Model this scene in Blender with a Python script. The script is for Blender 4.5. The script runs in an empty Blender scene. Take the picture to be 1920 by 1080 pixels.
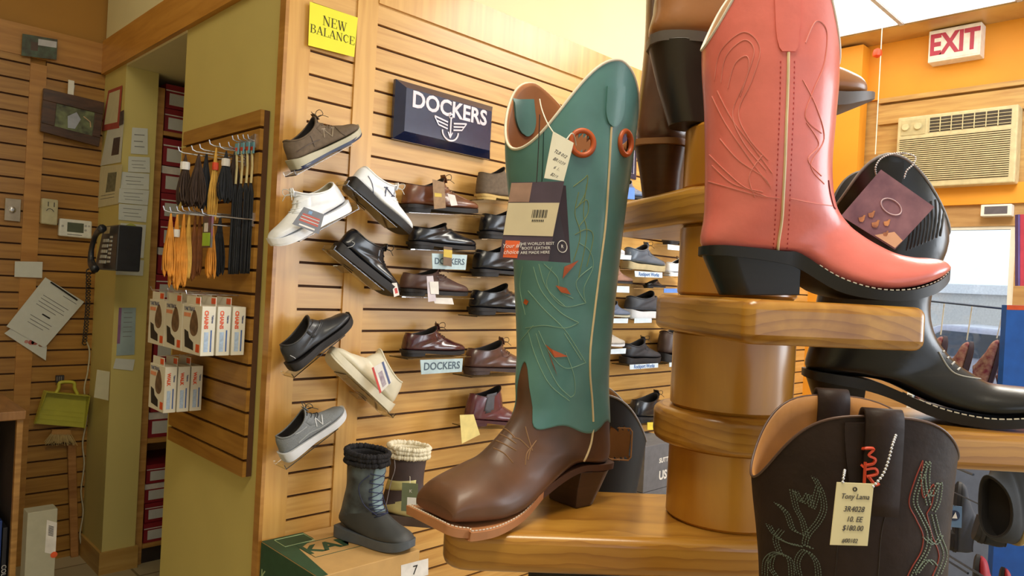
import bpy, bmesh, math, random
from mathutils import Vector, Matrix
from mathutils.bvhtree import BVHTree
PI = math.pi
rnd = random.Random(7)
SC = bpy.context.scene
COL = SC.collection
# ------------------------------------------------------------------ camera
FPX, CX, CY = 1364.0, 960.0, 540.0
H = 1.45                                     # eye height, metres
_d1 = Vector((1380, 69, FPX)).normalized()   # room X direction seen from the camera (right, down, forward)
_d2 = Vector((-1345, -75, FPX)).normalized()
_up = _d1.cross(_d2).normalized()
_d2 = _up.cross(_d1).normalized()
R3 = Matrix((_d1, _d2, _up))                 # camera(right,down,fwd) -> room
EYE = Vector((0, 0, H))
cam_data = bpy.data.cameras.new('camera')
cam = bpy.data.objects.new('camera', cam_data); COL.objects.link(cam)
cam_data.sensor_width = 36; cam_data.lens = 36 * FPX / 1920; cam_data.clip_start = 0.02
_r, _u, _b = R3 @ Vector((1, 0, 0)), R3 @ Vector((0, -1, 0)), R3 @ Vector((0, 0, -1))
cam.matrix_world = Matrix(((_r.x, _u.x, _b.x, EYE.x), (_r.y, _u.y, _b.y, EYE.y), (_r.z, _u.z, _b.z, EYE.z), (0, 0, 0, 1)))
SC.camera = cam

def ray(px, py): return R3 @ Vector((px - CX, py - CY, FPX))
def onX(px, py, X): d = ray(px, py); return EYE + d * (X / d.x)
def onY(px, py, Y): d = ray(px, py); return EYE + d * (Y / d.y)
def onZ(px, py, Z): d = ray(px, py); return EYE + d * ((Z - H) / d.z)
def atd(px, py, z): return EYE + ray(px, py) * (z / FPX)          # point at camera depth z
_f = ray(CX, CY); FWD = Vector((_f.x, _f.y, 0)).normalized(); RGT = Vector((FWD.y, -FWD.x, 0))
def CF(x, z, h): return RGT * x + FWD * z + Vector((0, 0, H + h))  # camera-aligned floor coordinates
UP = Vector((0, 0, 1))
# ------------------------------------------------------------------ world, lights, exposure
SC.view_settings.view_transform = 'Standard'; SC.view_settings.look = 'None'
SC.view_settings.gamma = 1; SC.view_settings.use_curve_mapping = False
SC.view_settings.exposure = -0.06
world = bpy.data.worlds.new('world'); SC.world = world; world.use_nodes = True
_bg = world.node_tree.nodes['Background']
_bg.inputs[0].default_value = (0.86, 0.92, 1.0, 1); _bg.inputs[1].default_value = 1.5
def area(name, loc, target, sx, sy, power, color):
    l = bpy.data.lights.new(name, 'AREA'); l.shape = 'RECTANGLE'; l.size = sx; l.size_y = sy; l.energy = power; l.color = color
    o = bpy.data.objects.new(name, l); COL.objects.link(o); o.location = loc
    o.rotation_euler = (Vector(target) - Vector(loc)).to_track_quat('-Z', 'Y').to_euler()
    return o
area('storefront_daylight', (4.6, -2.6, 1.9), (1.0, 1.6, 1.2), 3.2, 2.0, 165, (0.86, 0.93, 1.0))
area('ceiling_panel_light', (3.4, 0.7, 3.15), (3.4, 1.1, 0), 1.2, 0.6, 60, (1.0, 0.95, 0.84))
area('ceiling_panel_light', (0.2, 0.2, 3.15), (0.4, 0.6, 0), 1.2, 0.6, 38, (1.0, 0.90, 0.70))
area('ceiling_panel_light', (0.3, 2.8, 3.15), (0.4, 2.8, 0), 1.2, 0.6, 3, (1.0, 0.88, 0.62))
# ------------------------------------------------------------------ helpers
def lin(c):
    return tuple(((v / 255) / 12.92 if v / 255 <= 0.04045 else ((v / 255 + 0.055) / 1.055) ** 2.4) for v in c)
MATS = {}
def mat(name, col, rough=0.55, metal=0.0, var=0.12, scale=30, bump=0.0, stretch=None, coat=0.0, trans=0.0, emit=0.0, alpha=1.0, col2=None, spec=0.5):
    if name in MATS: return MATS[name]
    m = bpy.data.materials.new(name); m.use_nodes = True; MATS[name] = m
    nt = m.node_tree; b = nt.nodes['Principled BSDF']
    c = lin(col)
    b.inputs['Roughness'].default_value = rough; b.inputs['Metallic'].default_value = metal
    b.inputs['Specular IOR Level'].default_value = spec
    b.inputs['Coat Weight'].default_value = coat; b.inputs['Coat Roughness'].default_value = 0.15
    b.inputs['Transmission Weight'].default_value = trans; b.inputs['Alpha'].default_value = alpha
    tc = nt.nodes.new('ShaderNodeTexCoord'); mp = nt.nodes.new('ShaderNodeMapping'); nz = nt.nodes.new('ShaderNodeTexNoise')
    if stretch: mp.inputs['Scale'].default_value = stretch
    nz.inputs['Scale'].default_value = scale; nz.inputs['Detail'].default_value = 5
    nt.links.new(tc.outputs['Object'], mp.inputs[0]); nt.links.new(mp.outputs[0], nz.inputs['Vector'])
    rp = nt.nodes.new('ShaderNodeValToRGB')
    lo = tuple(v * (1 - var) for v in c) if col2 is None else lin(col2); hi = tuple(min(1, v * (1 + var)) for v in c) if col2 is None else c
    rp.color_ramp.elements[0].position = 0.3; rp.color_ramp.elements[1].position = 0.7
    rp.color_ramp.elements[0].color = (*lo, 1); rp.color_ramp.elements[1].color = (*hi, 1)
    nt.links.new(nz.outputs['Fac'], rp.inputs[0]); nt.links.new(rp.outputs[0], b.inputs['Base Color'])
    if bump:
        bp = nt.nodes.new('ShaderNodeBump'); bp.inputs['Strength'].default_value = bump; bp.inputs['Distance'].default_value = 0.002
        nt.links.new(nz.outputs['Fac'], bp.inputs['Height']); nt.links.new(bp.outputs[0], b.inputs['Normal'])
    if emit:
        b.inputs['Emission Color'].default_value = (*c, 1); b.inputs['Emission Strength'].default_value = emit
    return m
def wood(name, col, dark, axis=(1, 1, 14), scale=3.0, rough=0.35, rings=0.0, coat=0.2):
    if name in MATS: return MATS[name]
    m = bpy.data.materials.new(name); m.use_nodes = True; MATS[name] = m
    nt = m.node_tree; b = nt.nodes['Principled BSDF']; N = nt.nodes.new; Lk = nt.links.new
    tc = N('ShaderNodeTexCoord'); mp = N('ShaderNodeMapping'); mp.inputs['Scale'].default_value = axis
    Lk(tc.outputs['Object'], mp.inputs[0])
    n1 = N('ShaderNodeTexNoise'); n1.inputs['Scale'].default_value = scale; n1.inputs['Detail'].default_value = 8; n1.inputs['Distortion'].default_value = 0.6
    Lk(mp.outputs[0], n1.inputs['Vector'])
    r = N('ShaderNodeValToRGB'); r.color_ramp.elements[0].position = 0.32; r.color_ramp.elements[1].position = 0.66
    r.color_ramp.elements[0].color = (*lin(dark), 1); r.color_ramp.elements[1].color = (*lin(col), 1)
    Lk(n1.outputs['Fac'], r.inputs[0]); out = r.outputs[0]
    if rings:
        w = N('ShaderNodeTexWave'); w.wave_type = 'RINGS'; w.inputs['Scale'].default_value = rings; w.inputs['Distortion'].default_value = 3.0; w.inputs['Detail'].default_value = 2; w.inputs['Detail Scale'].default_value = 0.8
        w.wave_profile = 'SAW'
        mp2 = N('ShaderNodeMapping'); mp2.inputs['Location'].default_value = (0.05, 0.02, 0.16); mp2.inputs['Scale'].default_value = (1, 1, 1.4)
        Lk(tc.outputs['Object'], mp2.inputs[0]); Lk(mp2.outputs[0], w.inputs['Vector'])
        mx = N('ShaderNodeMixRGB'); mx.blend_type = 'MULTIPLY'; mx.inputs[0].default_value = 0.5
        r2 = N('ShaderNodeValToRGB'); r2.color_ramp.elements[0].color = (1, 1, 1, 1); r2.color_ramp.elements[1].color = (0.45, 0.28, 0.12, 1); r2.color_ramp.elements[0].position = 0.55
        Lk(w.outputs['Fac'], r2.inputs[0]); Lk(out, mx.inputs[1]); Lk(r2.outputs[0], mx.inputs[2]); out = mx.outputs[0]
    Lk(out, b.inputs['Base Color']); b.inputs['Roughness'].default_value = rough; b.inputs['Coat Weight'].default_value = coat; b.inputs['Coat Roughness'].default_value = 0.2
    return m

def tag(o, label=None, cat=None, group=None, kind=None):
    if label: o['label'] = label
    if cat: o['category'] = cat
    if group: o['group'] = group
    if kind: o['kind'] = kind
    return o
class MB:
    """collects geometry; build() links it as one mesh object"""
    def __init__(s): s.v = []; s.f = []
    def add(s, vs, fs):
        n = len(s.v); s.v += [Vector(v) for v in vs]; s.f += [tuple(i + n for i in f) for f in fs]; return s
    def box(s, a, b):
        x0, y0, z0 = a; x1, y1, z1 = b
        return s.add([(x0,y0,z0),(x1,y0,z0),(x1,y1,z0),(x0,y1,z0),(x0,y0,z1),(x1,y0,z1),(x1,y1,z1),(x0,y1,z1)],
                     [(0,3,2,1),(4,5,6,7),(0,1,5,4),(1,2,6,5),(2,3,7,6),(3,0,4,7)])
    def obox(s, o, ax, ay, az):      # oriented box: corner + three edge vectors
        o, ax, ay, az = map(Vector, (o, ax, ay, az))
        return s.add([o, o+ax, o+ax+ay, o+ay, o+az, o+ax+az, o+ax+ay+az, o+ay+az],
                     [(0,3,2,1),(4,5,6,7),(0,1,5,4),(1,2,6,5),(2,3,7,6),(3,0,4,7)])
    def quadbox(s, q, n):            # four points and a thickness vector
        q = [Vector(p) for p in q]; n = Vector(n)
        return s.add(q + [p + n for p in q], [(0,1,2,3),(7,6,5,4),(0,4,5,1),(1,5,6,2),(2,6,7,3),(3,7,4,0)])
    def prism(s, poly, n):           # planar polygon (3D points) extruded by n
        poly = [Vector(p) for p in poly]; k = len(poly); n = Vector(n)
        return s.add(poly + [p + n for p in poly], [tuple(range(k)), tuple(range(2*k-1, k-1, -1))] + [(i, i + k, (i+1) % k + k, (i+1) % k) for i in range(k)])
    def tube(s, pts, r, seg=6, closed=False):
        pts = [Vector(p) for p in pts]; n = len(pts)
        if n < 2: return s
        rings = []; prev = None
        for i, p in enumerate(pts):
            if closed: t = pts[(i+1) % n] - pts[i-1]
            else: t = pts[min(i+1, n-1)] - pts[max(i-1, 0)]
            if t.length < 1e-9: t = Vector((0,0,1))
            t.normalize()
            if prev is None:
                a = t.orthogonal().normalized()
            else:
                a = prev - t * prev.dot(t)
                a = a.normalized() if a.length > 1e-6 else t.orthogonal().normalized()
            prev = a; b = t.cross(a)
            rr = r[i] if isinstance(r, (list, tuple)) else r
            rings.append([p + (a * math.cos(2*PI*k/seg) + b * math.sin(2*PI*k/seg)) * rr for k in range(seg)])
        return s.rings(rings, cap=not closed, loop=closed)
    def rings(s, rings, cap=True, loop=False):
        seg = len(rings[0]); vs = [v for r in rings for v in r]; fs = []
        m = len(rings)
        for i in range(m if loop else m - 1):
            j = (i + 1) % m
            for k in range(seg):
                fs.append((i*seg+k, i*seg+(k+1) % seg, j*seg+(k+1) % seg, j*seg+k))
        if cap:
            fs.append(tuple(range(seg-1, -1, -1))); fs.append(tuple((m-1)*seg + k for k in range(seg)))
        return s.add(vs, fs)
    def lathe(s, c, prof, seg=32, cap=True):   # prof: (r, z)
        c = Vector(c)
        return s.rings([[c + Vector((r*math.cos(2*PI*k/seg), r*math.sin(2*PI*k/seg), z)) for k in range(seg)] for r, z in prof], cap)
    def xf(s, M): s.v = [M @ v for v in s.v]; return s
    def build(s, name, m, parent=None, smooth=False, bevel=0.0, world=False, mats=None, bseg=2):
        me = bpy.data.meshes.new(name)
        vs = s.v
        if world and parent is not None:
            inv = parent.matrix_basis.inverted(); vs = [inv @ v for v in vs]
        me.from_pydata([tuple(v) for v in vs], [], s.f); me.update()
        bm = bmesh.new(); bm.from_mesh(me); bmesh.ops.recalc_face_normals(bm, faces=bm.faces); bm.to_mesh(me); bm.free()
        me.materials.append(m)
        o = bpy.data.objects.new(name, me); COL.objects.link(o)
        if parent is not None: o.parent = parent
        if smooth:
            for p in me.polygons: p.use_smooth = True
            if smooth != 'all':
                try: me.set_sharp_from_angle(angle=math.radians(40))
                except Exception: pass
        if bevel:
            bv = o.modifiers.new('bevel', 'BEVEL'); bv.width = bevel; bv.segments = bseg; bv.limit_method = 'ANGLE'
        return o
def own(o):
    """give a single-mesh thing its own origin at the middle of its base"""
    me = o.data; zs = [v.co for v in me.vertices]
    c = Vector((sum(v.x for v in zs)/len(zs), sum(v.y for v in zs)/len(zs), min(v.z for v in zs)))
    me.transform(Matrix.Translation(-c)); o.location = c; return o
def empty(name, loc=(0,0,0), M=None, label=None, cat=None, group=None):
    o = bpy.data.objects.new(name, None); COL.objects.link(o); o.empty_display_size = 0.05
    o.matrix_basis = M if M is not None else Matrix.Translation(Vector(loc))
    return tag(o, label, cat, group)
def frame(o, x, z):     # matrix with origin o, local x, local z (orthonormalised)
    x = Vector(x).normalized(); z = Vector(z); z = (z - x * z.dot(x)).normalized(); y = z.cross(x)
    return Matrix(((x.x,y.x,z.x,o[0]),(x.y,y.y,z.y,o[1]),(x.z,y.z,z.z,o[2]),(0,0,0,1)))
def text(s, size, m, parent, M, name='lettering', ext=0.0008, bold=0.0, sx=1.0, shear=0.0, align='CENTER'):
    cu = bpy.data.curves.new(name, 'FONT'); cu.body = s; cu.size = size; cu.extrude = ext; cu.align_x = align; cu.align_y = 'CENTER'
    cu.offset = bold; cu.shear = shear; cu.resolution_u = 3
    t = bpy.data.objects.new(name, cu); COL.objects.link(t)
    me = bpy.data.meshes.new_from_object(t.evaluated_get(bpy.context.evaluated_depsgraph_get()))
    bpy.data.objects.remove(t); bpy.data.curves.remove(cu)
    me.transform(Matrix.Diagonal((sx, 1, 1, 1)))
    me.transform((parent.matrix_basis.inverted() if parent is not None else Matrix()) @ M)
    me.materials.clear(); me.materials.append(m)
    for p in me.polygons: p.material_index = 0
    o = bpy.data.objects.new(name, me); COL.objects.link(o); o.parent = parent
    return o
def facing(o, right, up):   # matrix for text: x=right, y=up, z=out
    r = Vector(right).normalized(); u = Vector(up); u = (u - r*u.dot(r)).normalized(); n = r.cross(u)
    return Matrix(((r.x,u.x,n.x,o[0]),(r.y,u.y,n.y,o[1]),(r.z,u.z,n.z,o[2]),(0,0,0,1)))
def cr(P, t):
    """Catmull-Rom through tuples"""
    n = len(P); i = max(0, min(n-2, int(math.floor(t)))); u = t - i
    p0, p1, p2, p3 = P[max(i-1,0)], P[i], P[i+1], P[min(i+2,n-1)]
    return tuple(0.5*((2*b) + (-a+c)*u + (2*a-5*b+4*c-d)*u*u + (-a+3*b-3*c+d)*u*u*u) for a,b,c,d in zip(p0,p1,p2,p3))
def smooth_path(P, n=8, closed=False):
    P = [tuple(p) for p in P]
    if closed: P = P + [P[0]]
    return [Vector(cr(P, i/n)) for i in range((len(P)-1)*n + (0 if closed else 1))]
# ------------------------------------------------------------------ the setting
YM, XC, YB, YP, XE, CEIL = 2.14, 1.07, 4.045, 3.72, 5.1, 3.2
M_slat = wood('maple_slatwall', (218,170,96), (198,146,74), (2,2,30), 1.6, 0.38)
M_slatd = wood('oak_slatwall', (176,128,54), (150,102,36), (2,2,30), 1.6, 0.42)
M_trim = wood('maple_trim', (220,170,92), (198,144,68), (18,18,1.2), 1.6, 0.35)
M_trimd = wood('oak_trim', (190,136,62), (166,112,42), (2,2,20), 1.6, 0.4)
M_groove = mat('dark_slot_groove', (84,52,26), 0.8, var=0.1)  # dark brown backing seen between the slat boards
M_cream = mat('cream_wall_paint', (232,222,176), 0.7, var=0.03, scale=4)
M_yellow = mat('yellow_wall_paint', (206,188,112), 0.6, var=0.03, scale=4)
M_orange = mat('orange_wall_paint', (232,156,40), 0.55, var=0.05, scale=3)
M_amber = mat('amber_wall_paint', (172,122,44), 0.65, var=0.04, scale=3)
M_ceil = mat('ceiling_tile', (244,244,242), 0.9, var=0.04, scale=60, bump=0.2)
M_grid = mat('ceiling_grid', (196,194,198), 0.5)
M_white = mat('white_paint', (232,230,220), 0.5, var=0.03)
M_wframe = wood('tan_frame_wood', (204,164,96), (178,132,70), (2,2,20), 2, 0.45)
def struct(o): o['kind'] = 'structure'; return o
def zX(px, py, X): return onX(px, py, X).z
# floor: square tiles
fm = mat('floor_tile', (178,164,128), 0.35, var=0.06, scale=6)
_nt = fm.node_tree; _b = _nt.nodes['Principled BSDF']; _br = _nt.nodes.new('ShaderNodeTexBrick'); _tc = _nt.nodes.new('ShaderNodeTexCoord')
_br.inputs['Color1'].default_value = (*lin((186,172,136)),1); _br.inputs['Color2'].default_value = (*lin((172,158,124)),1); _br.inputs['Mortar'].default_value = (*lin((120,106,80)),1)
_br.offset = 0; _br.inputs['Scale'].default_value = 1; _br.inputs['Brick Width'].default_value = 0.3; _br.inputs['Row Height'].default_value = 0.3; _br.inputs['Mortar Size'].default_value = 0.006
_nt.links.new(_tc.outputs['Object'], _br.inputs['Vector']); _nt.links.new(_br.outputs['Color'], _b.inputs['Base Color'])
struct(MB().box((-3,-3.5,-0.05),(XE+0.2,YB+0.1,0)).build('floor', fm))
# ceiling: tiles, T bars
c = MB().box((-3,-3.5,CEIL),(XE+0.2,YB+0.1,CEIL+0.05)); struct(c.build('ceiling', M_ceil))
g = MB()
gp = onZ(1691,48,CEIL-.01); x = gp.x - 0.61*2
while x > -3: g.box((x-0.012,-3.5,CEIL-0.008),(x+0.012,YB,CEIL)); x -= 1.22
y = gp.y + .61
while y > -3.5: g.box((-3,y-0.012,CEIL-0.009),(gp.x,y+0.012,CEIL-0.001)); y -= 0.61
struct(g.build('trim_1', M_grid))
TRX = onZ(1691,48,CEIL-.01).x; TRY = onZ(1691,48,CEIL-.01).y; 
struct(MB().box((TRX,-3.5,CEIL-0.012),(XE,YM,CEIL-0.0001)).build('trim_2', M_wframe))
def slats(name, m, P, U, Vv, N, w, h, z0, pitch=0.0762, gap=0.0085, depth=0.012, grooves=None):
    """panel: origin P, direction U (width w), up; boards between grooves, groove backing"""
    mb = MB(); P = Vector(P); U = Vector(U); N = Vector(N)
    zs = [z0 + k*pitch for k in range(-60, 60)]
    zs = [z for z in zs if P.z + 0.01 < z < P.z + h - 0.01]
    edges = [P.z] + zs + [P.z + h]
    for a, b in zip(edges[:-1], edges[1:]):
        lo = a + (gap/2 if a != P.z else 0); hi = b - (gap/2 if b != P.z + h else 0)
        mb.obox(Vector((P.x, P.y, lo)) , U*w, -N*depth, (0,0,hi-lo))
    o = struct(mb.build(name, m))
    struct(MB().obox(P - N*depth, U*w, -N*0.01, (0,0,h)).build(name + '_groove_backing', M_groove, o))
    return o
NM = Vector((0,-1,0))
# main slat wall (faces the camera), corner post, batten, fascia
zf0 = onY(980,107,YM).z; zf1 = onY(960,33,YM).z
zslot = onY(703,128,YM).z
xb0, xb1 = onY(660,200,YM).x, onY(700,170,YM).x
pitch = (onY(707,47,YM).z - onY(672,663,YM).z)/15
PIT = pitch
slats('wall_main', M_slat, (xb1,YM,0), (1,0,0), UP, NM, 3.36-xb1, zf0, zslot, PIT)
slats('wall_main_far', M_slat, (3.44,YM,0), (1,0,0), UP, NM, XE-3.44, zf0, zslot, PIT)
xl0 = onY(575,200,YM).x
slats('wall_main_near', M_slat, (xl0,YM,0), (1,0,0), UP, NM, xb0-xl0, zf1, zslot - 0.004, PIT)
struct(MB().box((XC,YM-0.004,0),(xl0,YM+0.03,zf1)).build('trim_3', M_trim))            # corner post
struct(MB().box((xb0,YM-0.006,0),(xb1,YM+0.03,zf1)).build('trim_4', M_trim))           # batten
struct(MB().box((3.36,YM-0.006,0),(3.44,YM+0.03,zf0)).build('trim_5', M_trim))
struct(MB().box((xb1,YM-0.010,zf0),(XE,YM+0.03,zf1)).build('trim_6', M_trim))          # fascia
struct(MB().box((XC+0.11,YM+0.031,0),(XE,YM+0.12,CEIL)).build('wall_behind_slats', M_cream))
struct(MB().box((XC+0.001,YM,zf1),(XE,YM+0.03,CEIL)).build('wall_upper', M_cream))
# side wall with yellow paint
zb0 = zX(200,140,XC); zb1 = zX(200,80,XC)
ya = onX(328,500,XC).y
struct(MB().box((XC+0.002,YM+0.03,0),(XC+0.1,ya,zb0)).build('wall_side', M_yellow))
struct(MB().box((XC-0.012,YM-0.004,0),(XC,YM+0.034,CEIL)).build('trim_7', M_trimd))
struct(MB().box((XC-0.02,YM+0.05,zb0),(XC+0.14,YB,zb1)).build('trim_8', wood('oak_beam', (206,146,62),(184,124,44),(2,2,20),1.6,0.45)))
struct(MB().box((XC-0.005,YM+0.05,zb1),(XC+0.1,YB,CEIL)).build('wall_side_upper', M_cream))
# pillar and its plinth
struct(MB().box((XC,YP,0),(XC+0.145,YB,zb0)).build('wall_pillar', M_yellow))
zp = onX(183,1028,XC).z
struct(MB().box((XC-0.012,YP-0.012,0),(XC+0.157,YB,zp)).build('baseboard_pillar', wood('plinth_wood',(196,156,84),(176,134,64),(2,2,20),1.6,0.5)))
# back slat wall
zs2 = onY(0,97,YB).z; ztop = onY(0,35,YB).z
pit2 = (onY(0,97,YB).z - onY(0,340+465/3,YB).z)/13
bx0, bx1 = onY(57,118,YB).x, onY(88,120,YB).x
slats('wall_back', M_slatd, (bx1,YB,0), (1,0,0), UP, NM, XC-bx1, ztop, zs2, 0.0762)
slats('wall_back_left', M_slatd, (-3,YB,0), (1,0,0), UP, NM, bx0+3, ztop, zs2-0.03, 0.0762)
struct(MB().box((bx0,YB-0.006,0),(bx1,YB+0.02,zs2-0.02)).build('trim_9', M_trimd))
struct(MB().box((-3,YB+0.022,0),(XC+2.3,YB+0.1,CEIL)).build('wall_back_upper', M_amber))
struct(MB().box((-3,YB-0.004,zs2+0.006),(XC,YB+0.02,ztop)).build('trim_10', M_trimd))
# exit wall with pilaster, window unit surround, orange band, door
zo = zX(1780,169,XE); ob0 = zX(1850,383,XE); ob1 = zX(1850,345,XE)
dy0, dy1 = onX(1905,430,XE).y, 1.52
zd1 = zX(1830,424,XE)
ac0 = onX(1903,330,XE); ac1 = onX(1679,222,XE)
struct(MB().box((XE,-3.5,zo),(XE+0.1,YM,CEIL)).build('wall_right', M_orange))
struct(MB().box((XE+0.02,-3.5,ob0),(XE+0.1,YM,zo)).build('wall_right_window_infill', M_wframe))
struct(MB().box((XE-0.02,-3.5,zo-0.03),(XE+0.02,1.78,zo)).box((XE-0.01,-3.5,zo-0.17),(XE+0.02,1.78,zo-0.045)).build('trim_11', M_wframe))
struct(MB().box((XE-0.015,-3.5,ob0),(XE+0.02,1.78,ob1)).build('trim_12', M_orange))
struct(MB().box((XE+0.01,-3.5,zd1),(XE+0.1,YM,ob0)).box((XE+0.01,dy1,0),(XE+0.1,YM,zd1)).box((XE+0.01,-3.5,0),(XE+0.1,dy0,zd1)).box((XE+0.01,dy0,0),(XE+0.1,dy1,0.35)).build('wall_right_lower', wood('door_header',(190,150,96),(170,128,78),(2,2,20),2,0.5)))
ppl = onX(1617,120,XE-0.12).y
struct(MB().box((XE-0.12,ppl,0),(XE,YM,CEIL-0.03)).build('wall_pilaster', M_orange))
# door glass
win = empty('door_1', (XE+0.03,(dy0+dy1)/2,0.35)); struct(win)
MB().box((XE+0.02,dy0,0.35),(XE+0.06,dy0+0.03,zd1)).box((XE+0.02,dy1-0.03,0.35),(XE+0.06,dy1,zd1)).box((XE+0.02,dy0+0.03,zd1-0.02),(XE+0.06,dy1-0.03,zd1)).box((XE+0.02,dy0+0.03,0.35),(XE+0.06,dy1-0.03,0.40)).build('door_frame', M_white, win, world=True)
MB().box((XE+0.035,dy0+0.03,0.40),(XE+0.041,dy1-0.03,zd1-0.02)).build('glass', mat('door_glass',(240,248,250),0.02,var=0,trans=1.0,spec=0.3), win, world=True)

# the shop's own rear walls: solid left, storefront window behind the viewer
struct(MB().box((-3.1,-3.5,0),(-3,YB+0.1,CEIL)).build('wall_left', M_cream))
struct(MB().box((-3,-3.6,0),(XE+.1,-3.5,0.5)).box((-3,-3.6,2.7),(XE+.1,-3.5,CEIL)).box((-3,-3.6,.5),(-2.2,-3.5,2.7)).box((1.0,-3.6,.5),(1.15,-3.5,2.7)).build('wall_front', M_cream))
struct(MB().box((XC+0.001,ya,zb0-.01),(XC+1.3,YB,zb0+.03)).build('ceiling_alcove', M_cream))
struct(MB().box((XC+1.3,YM+.1,0),(XC+1.34,YB,zb0)).build('wall_alcove', M_cream))
# ------------------------------------------------------------------ wooden swivel display stand
M_stand = wood('honey_pine', (204,144,52), (174,112,30), (6,6,1.2), 2.0, 0.28, coat=0.5)
M_plank = wood('honey_pine_plank', (196,142,58), (156,102,30), (1.2,9,9), 2.4, 0.28, rings=22.0, coat=0.5)
AX = CF(0.283, 0.92, 0); AXX, AXZ = 0.283, 0.92
def stadium(cx, cz, ang, length, rad, rc, h0, h1, name, parent):
    """rounded plank in camera-floor coordinates: round end about the column, square far end with rounded corners"""
    dx, dz = math.cos(ang), math.sin(ang); nx, nz = -dz, dx
    P = []
    for k in range(13):                       # round end
        a = PI/2 + PI*k/12
        P.append((math.cos(a)*rad, math.sin(a)*rad))
    for s in (-1, 1):
        c = (length - rc, s*(rad - rc))
        for k in range(5):
            a = (-PI/2 if s < 0 else 0) + (PI/2)*k/4
            P.append((c[0] + rc*math.cos(a), c[1] + rc*math.sin(a)))
    T = h1 - h0
    M = frame(CF(cx, cz, h0), RGT*dx + FWD*dz, UP)
    mb = MB(); mb.prism([(a, b, 0) for a, b in P], (0, 0, T))
    o = mb.build(name, M_plank, None, smooth=True, bevel=0.010, bseg=4)
    M2 = parent.matrix_basis.inverted() @ M
    o.parent = parent; o.matrix_basis = M2
    return o
st = empty('display_stand', CF(AXX, AXZ, -H), label='honey pine swivel display stand of round drums and planks carrying the cowboy boots', cat='display stand')
_c = CF(AXX, AXZ, 0)
def drum(h0, h1, r=0.0725):
    c = Vector((_c.x, _c.y, H + h0)); T = h1 - h0
    MB().lathe(c, [(r-0.004,0),(r,0.004),(r,T-0.004),(r-0.004,T)], 48).build('drum', M_stand, st, smooth=True, world=True)
def zat(px, py, z): return (atd(px, py, z).z - H)
P1, P2, P3, P4, PT, TH = -0.277, -0.139, 0.000, 0.132, 0.212, 0.044
stadium(AXX, AXZ, PI + 0.05, 0.350, 0.098, 0.03, P1-TH, P1, 'plank', st)
stadium(AXX, AXZ, 0.0, 0.42, 0.094, 0.03, P2-TH, P2, 'plank', st)
stadium(AXX, AXZ, -1.40, 0.218, 0.098, 0.012, P3-TH, P3, 'plank', st)
stadium(AXX, AXZ, PI/2 + 0.25, 0.28, 0.088, 0.03, P4-TH, P4, 'plank', st)
stadium(AXX, AXZ, PI/2+0.3, 0.40, 0.098, 0.03, -0.60-TH, -0.60, 'plank', st)
drum(-1.45, -0.60-TH); drum(-0.60, P1-TH); drum(P1, P2-TH); drum(P2, P3-TH, 0.0745); drum(P3, P4-TH); drum(P4, PT)

# ------------------------------------------------------------------ footwear
class Loft:
    """upper of a boot or shoe. pairs: (front x, front z, back x, back z, half width, squareness, widest)"""
    def __init__(s, pairs, trim=None):
        s.P = [tuple(p) + ((0.0, 0.5)[len(p)-5:] if len(p) < 7 else ()) for p in pairs]; s.n = len(s.P) - 1; s.trim = trim or (lambda a: 0)
    def S(s, t, a, inset=0.0):
        fx, fz, bx, bz, w, q, m = cr(s.P, max(0, min(s.n, t)))
        ca, sa = math.cos(a), math.sin(a); e = 1 - 0.55*q if ca < 0 else 1.0
        mx, mz = bx + (fx-bx)*m, bz + (fz-bz)*m
        if ca >= 0: k = ca; px, pz = mx + (fx-mx)*k, mz + (fz-mz)*k
        else: k = abs(ca)**e; px, pz = mx + (bx-mx)*k, mz + (bz-mz)*k
        y = w * (1 if sa >= 0 else -1) * abs(sa)**e
        if inset:
            cx, cz = (fx+bx)/2, (fz+bz)/2; d = math.sqrt((px-cx)**2 + y*y + (pz-cz)**2)
            if d > 1e-6:
                k = max(0.1, 1 - inset/d); px, pz, y = cx + (px-cx)*k, cz + (pz-cz)*k, y*k
        return Vector((px, y, pz))
    def upper(s, t1=None, rows=44, seg=40, t0=None):
        t1 = s.n if t1 is None else t1
        return MB().rings([[s.S((s.trim(2*PI*k/seg) if t0 is None else t0) * (1-r/rows) + t1*(r/rows), 2*PI*k/seg) for k in range(seg)] for r in range(rows+1)], cap=False).add([s.S(t1, 2*PI*k/seg) for k in range(seg)], [tuple(range(seg))])
    def lining(s, depth, rows=14, seg=40, inset=0.003):
        R = [[s.S(s.trim(2*PI*k/seg), 2*PI*k/seg) for k in range(seg)]]
        R += [[s.S(s.trim(2*PI*k/seg)*(1-r/rows) + depth*r/rows, 2*PI*k/seg, inset) for k in range(seg)] for r in range(rows+1)]
        mb = MB().rings(R, cap=False); return mb.add(R[-1], [tuple(range(seg))])
    def rim(s, r, seg=40, out=0.0):
        return MB().tube([s.S(s.trim(2*PI*k/seg), 2*PI*k/seg, -out) for k in range(seg)], r, 6, closed=True)
    def patch(s, ta, tb, aa, ab, off, nt=10, na=10, shape=None):
        """raised overlay panel with its own thickness; shape(u,v)->bool keeps cells"""
        g = [[s.S(ta + (tb-ta)*i/nt, aa + (ab-aa)*j/na, -off) for j in range(na+1)] for i in range(nt+1)]
        g2 = [[s.S(ta + (tb-ta)*i/nt, aa + (ab-aa)*j/na, 0.001) for j in range(na+1)] for i in range(nt+1)]
        return grid_solid(g, g2, shape)
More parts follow.
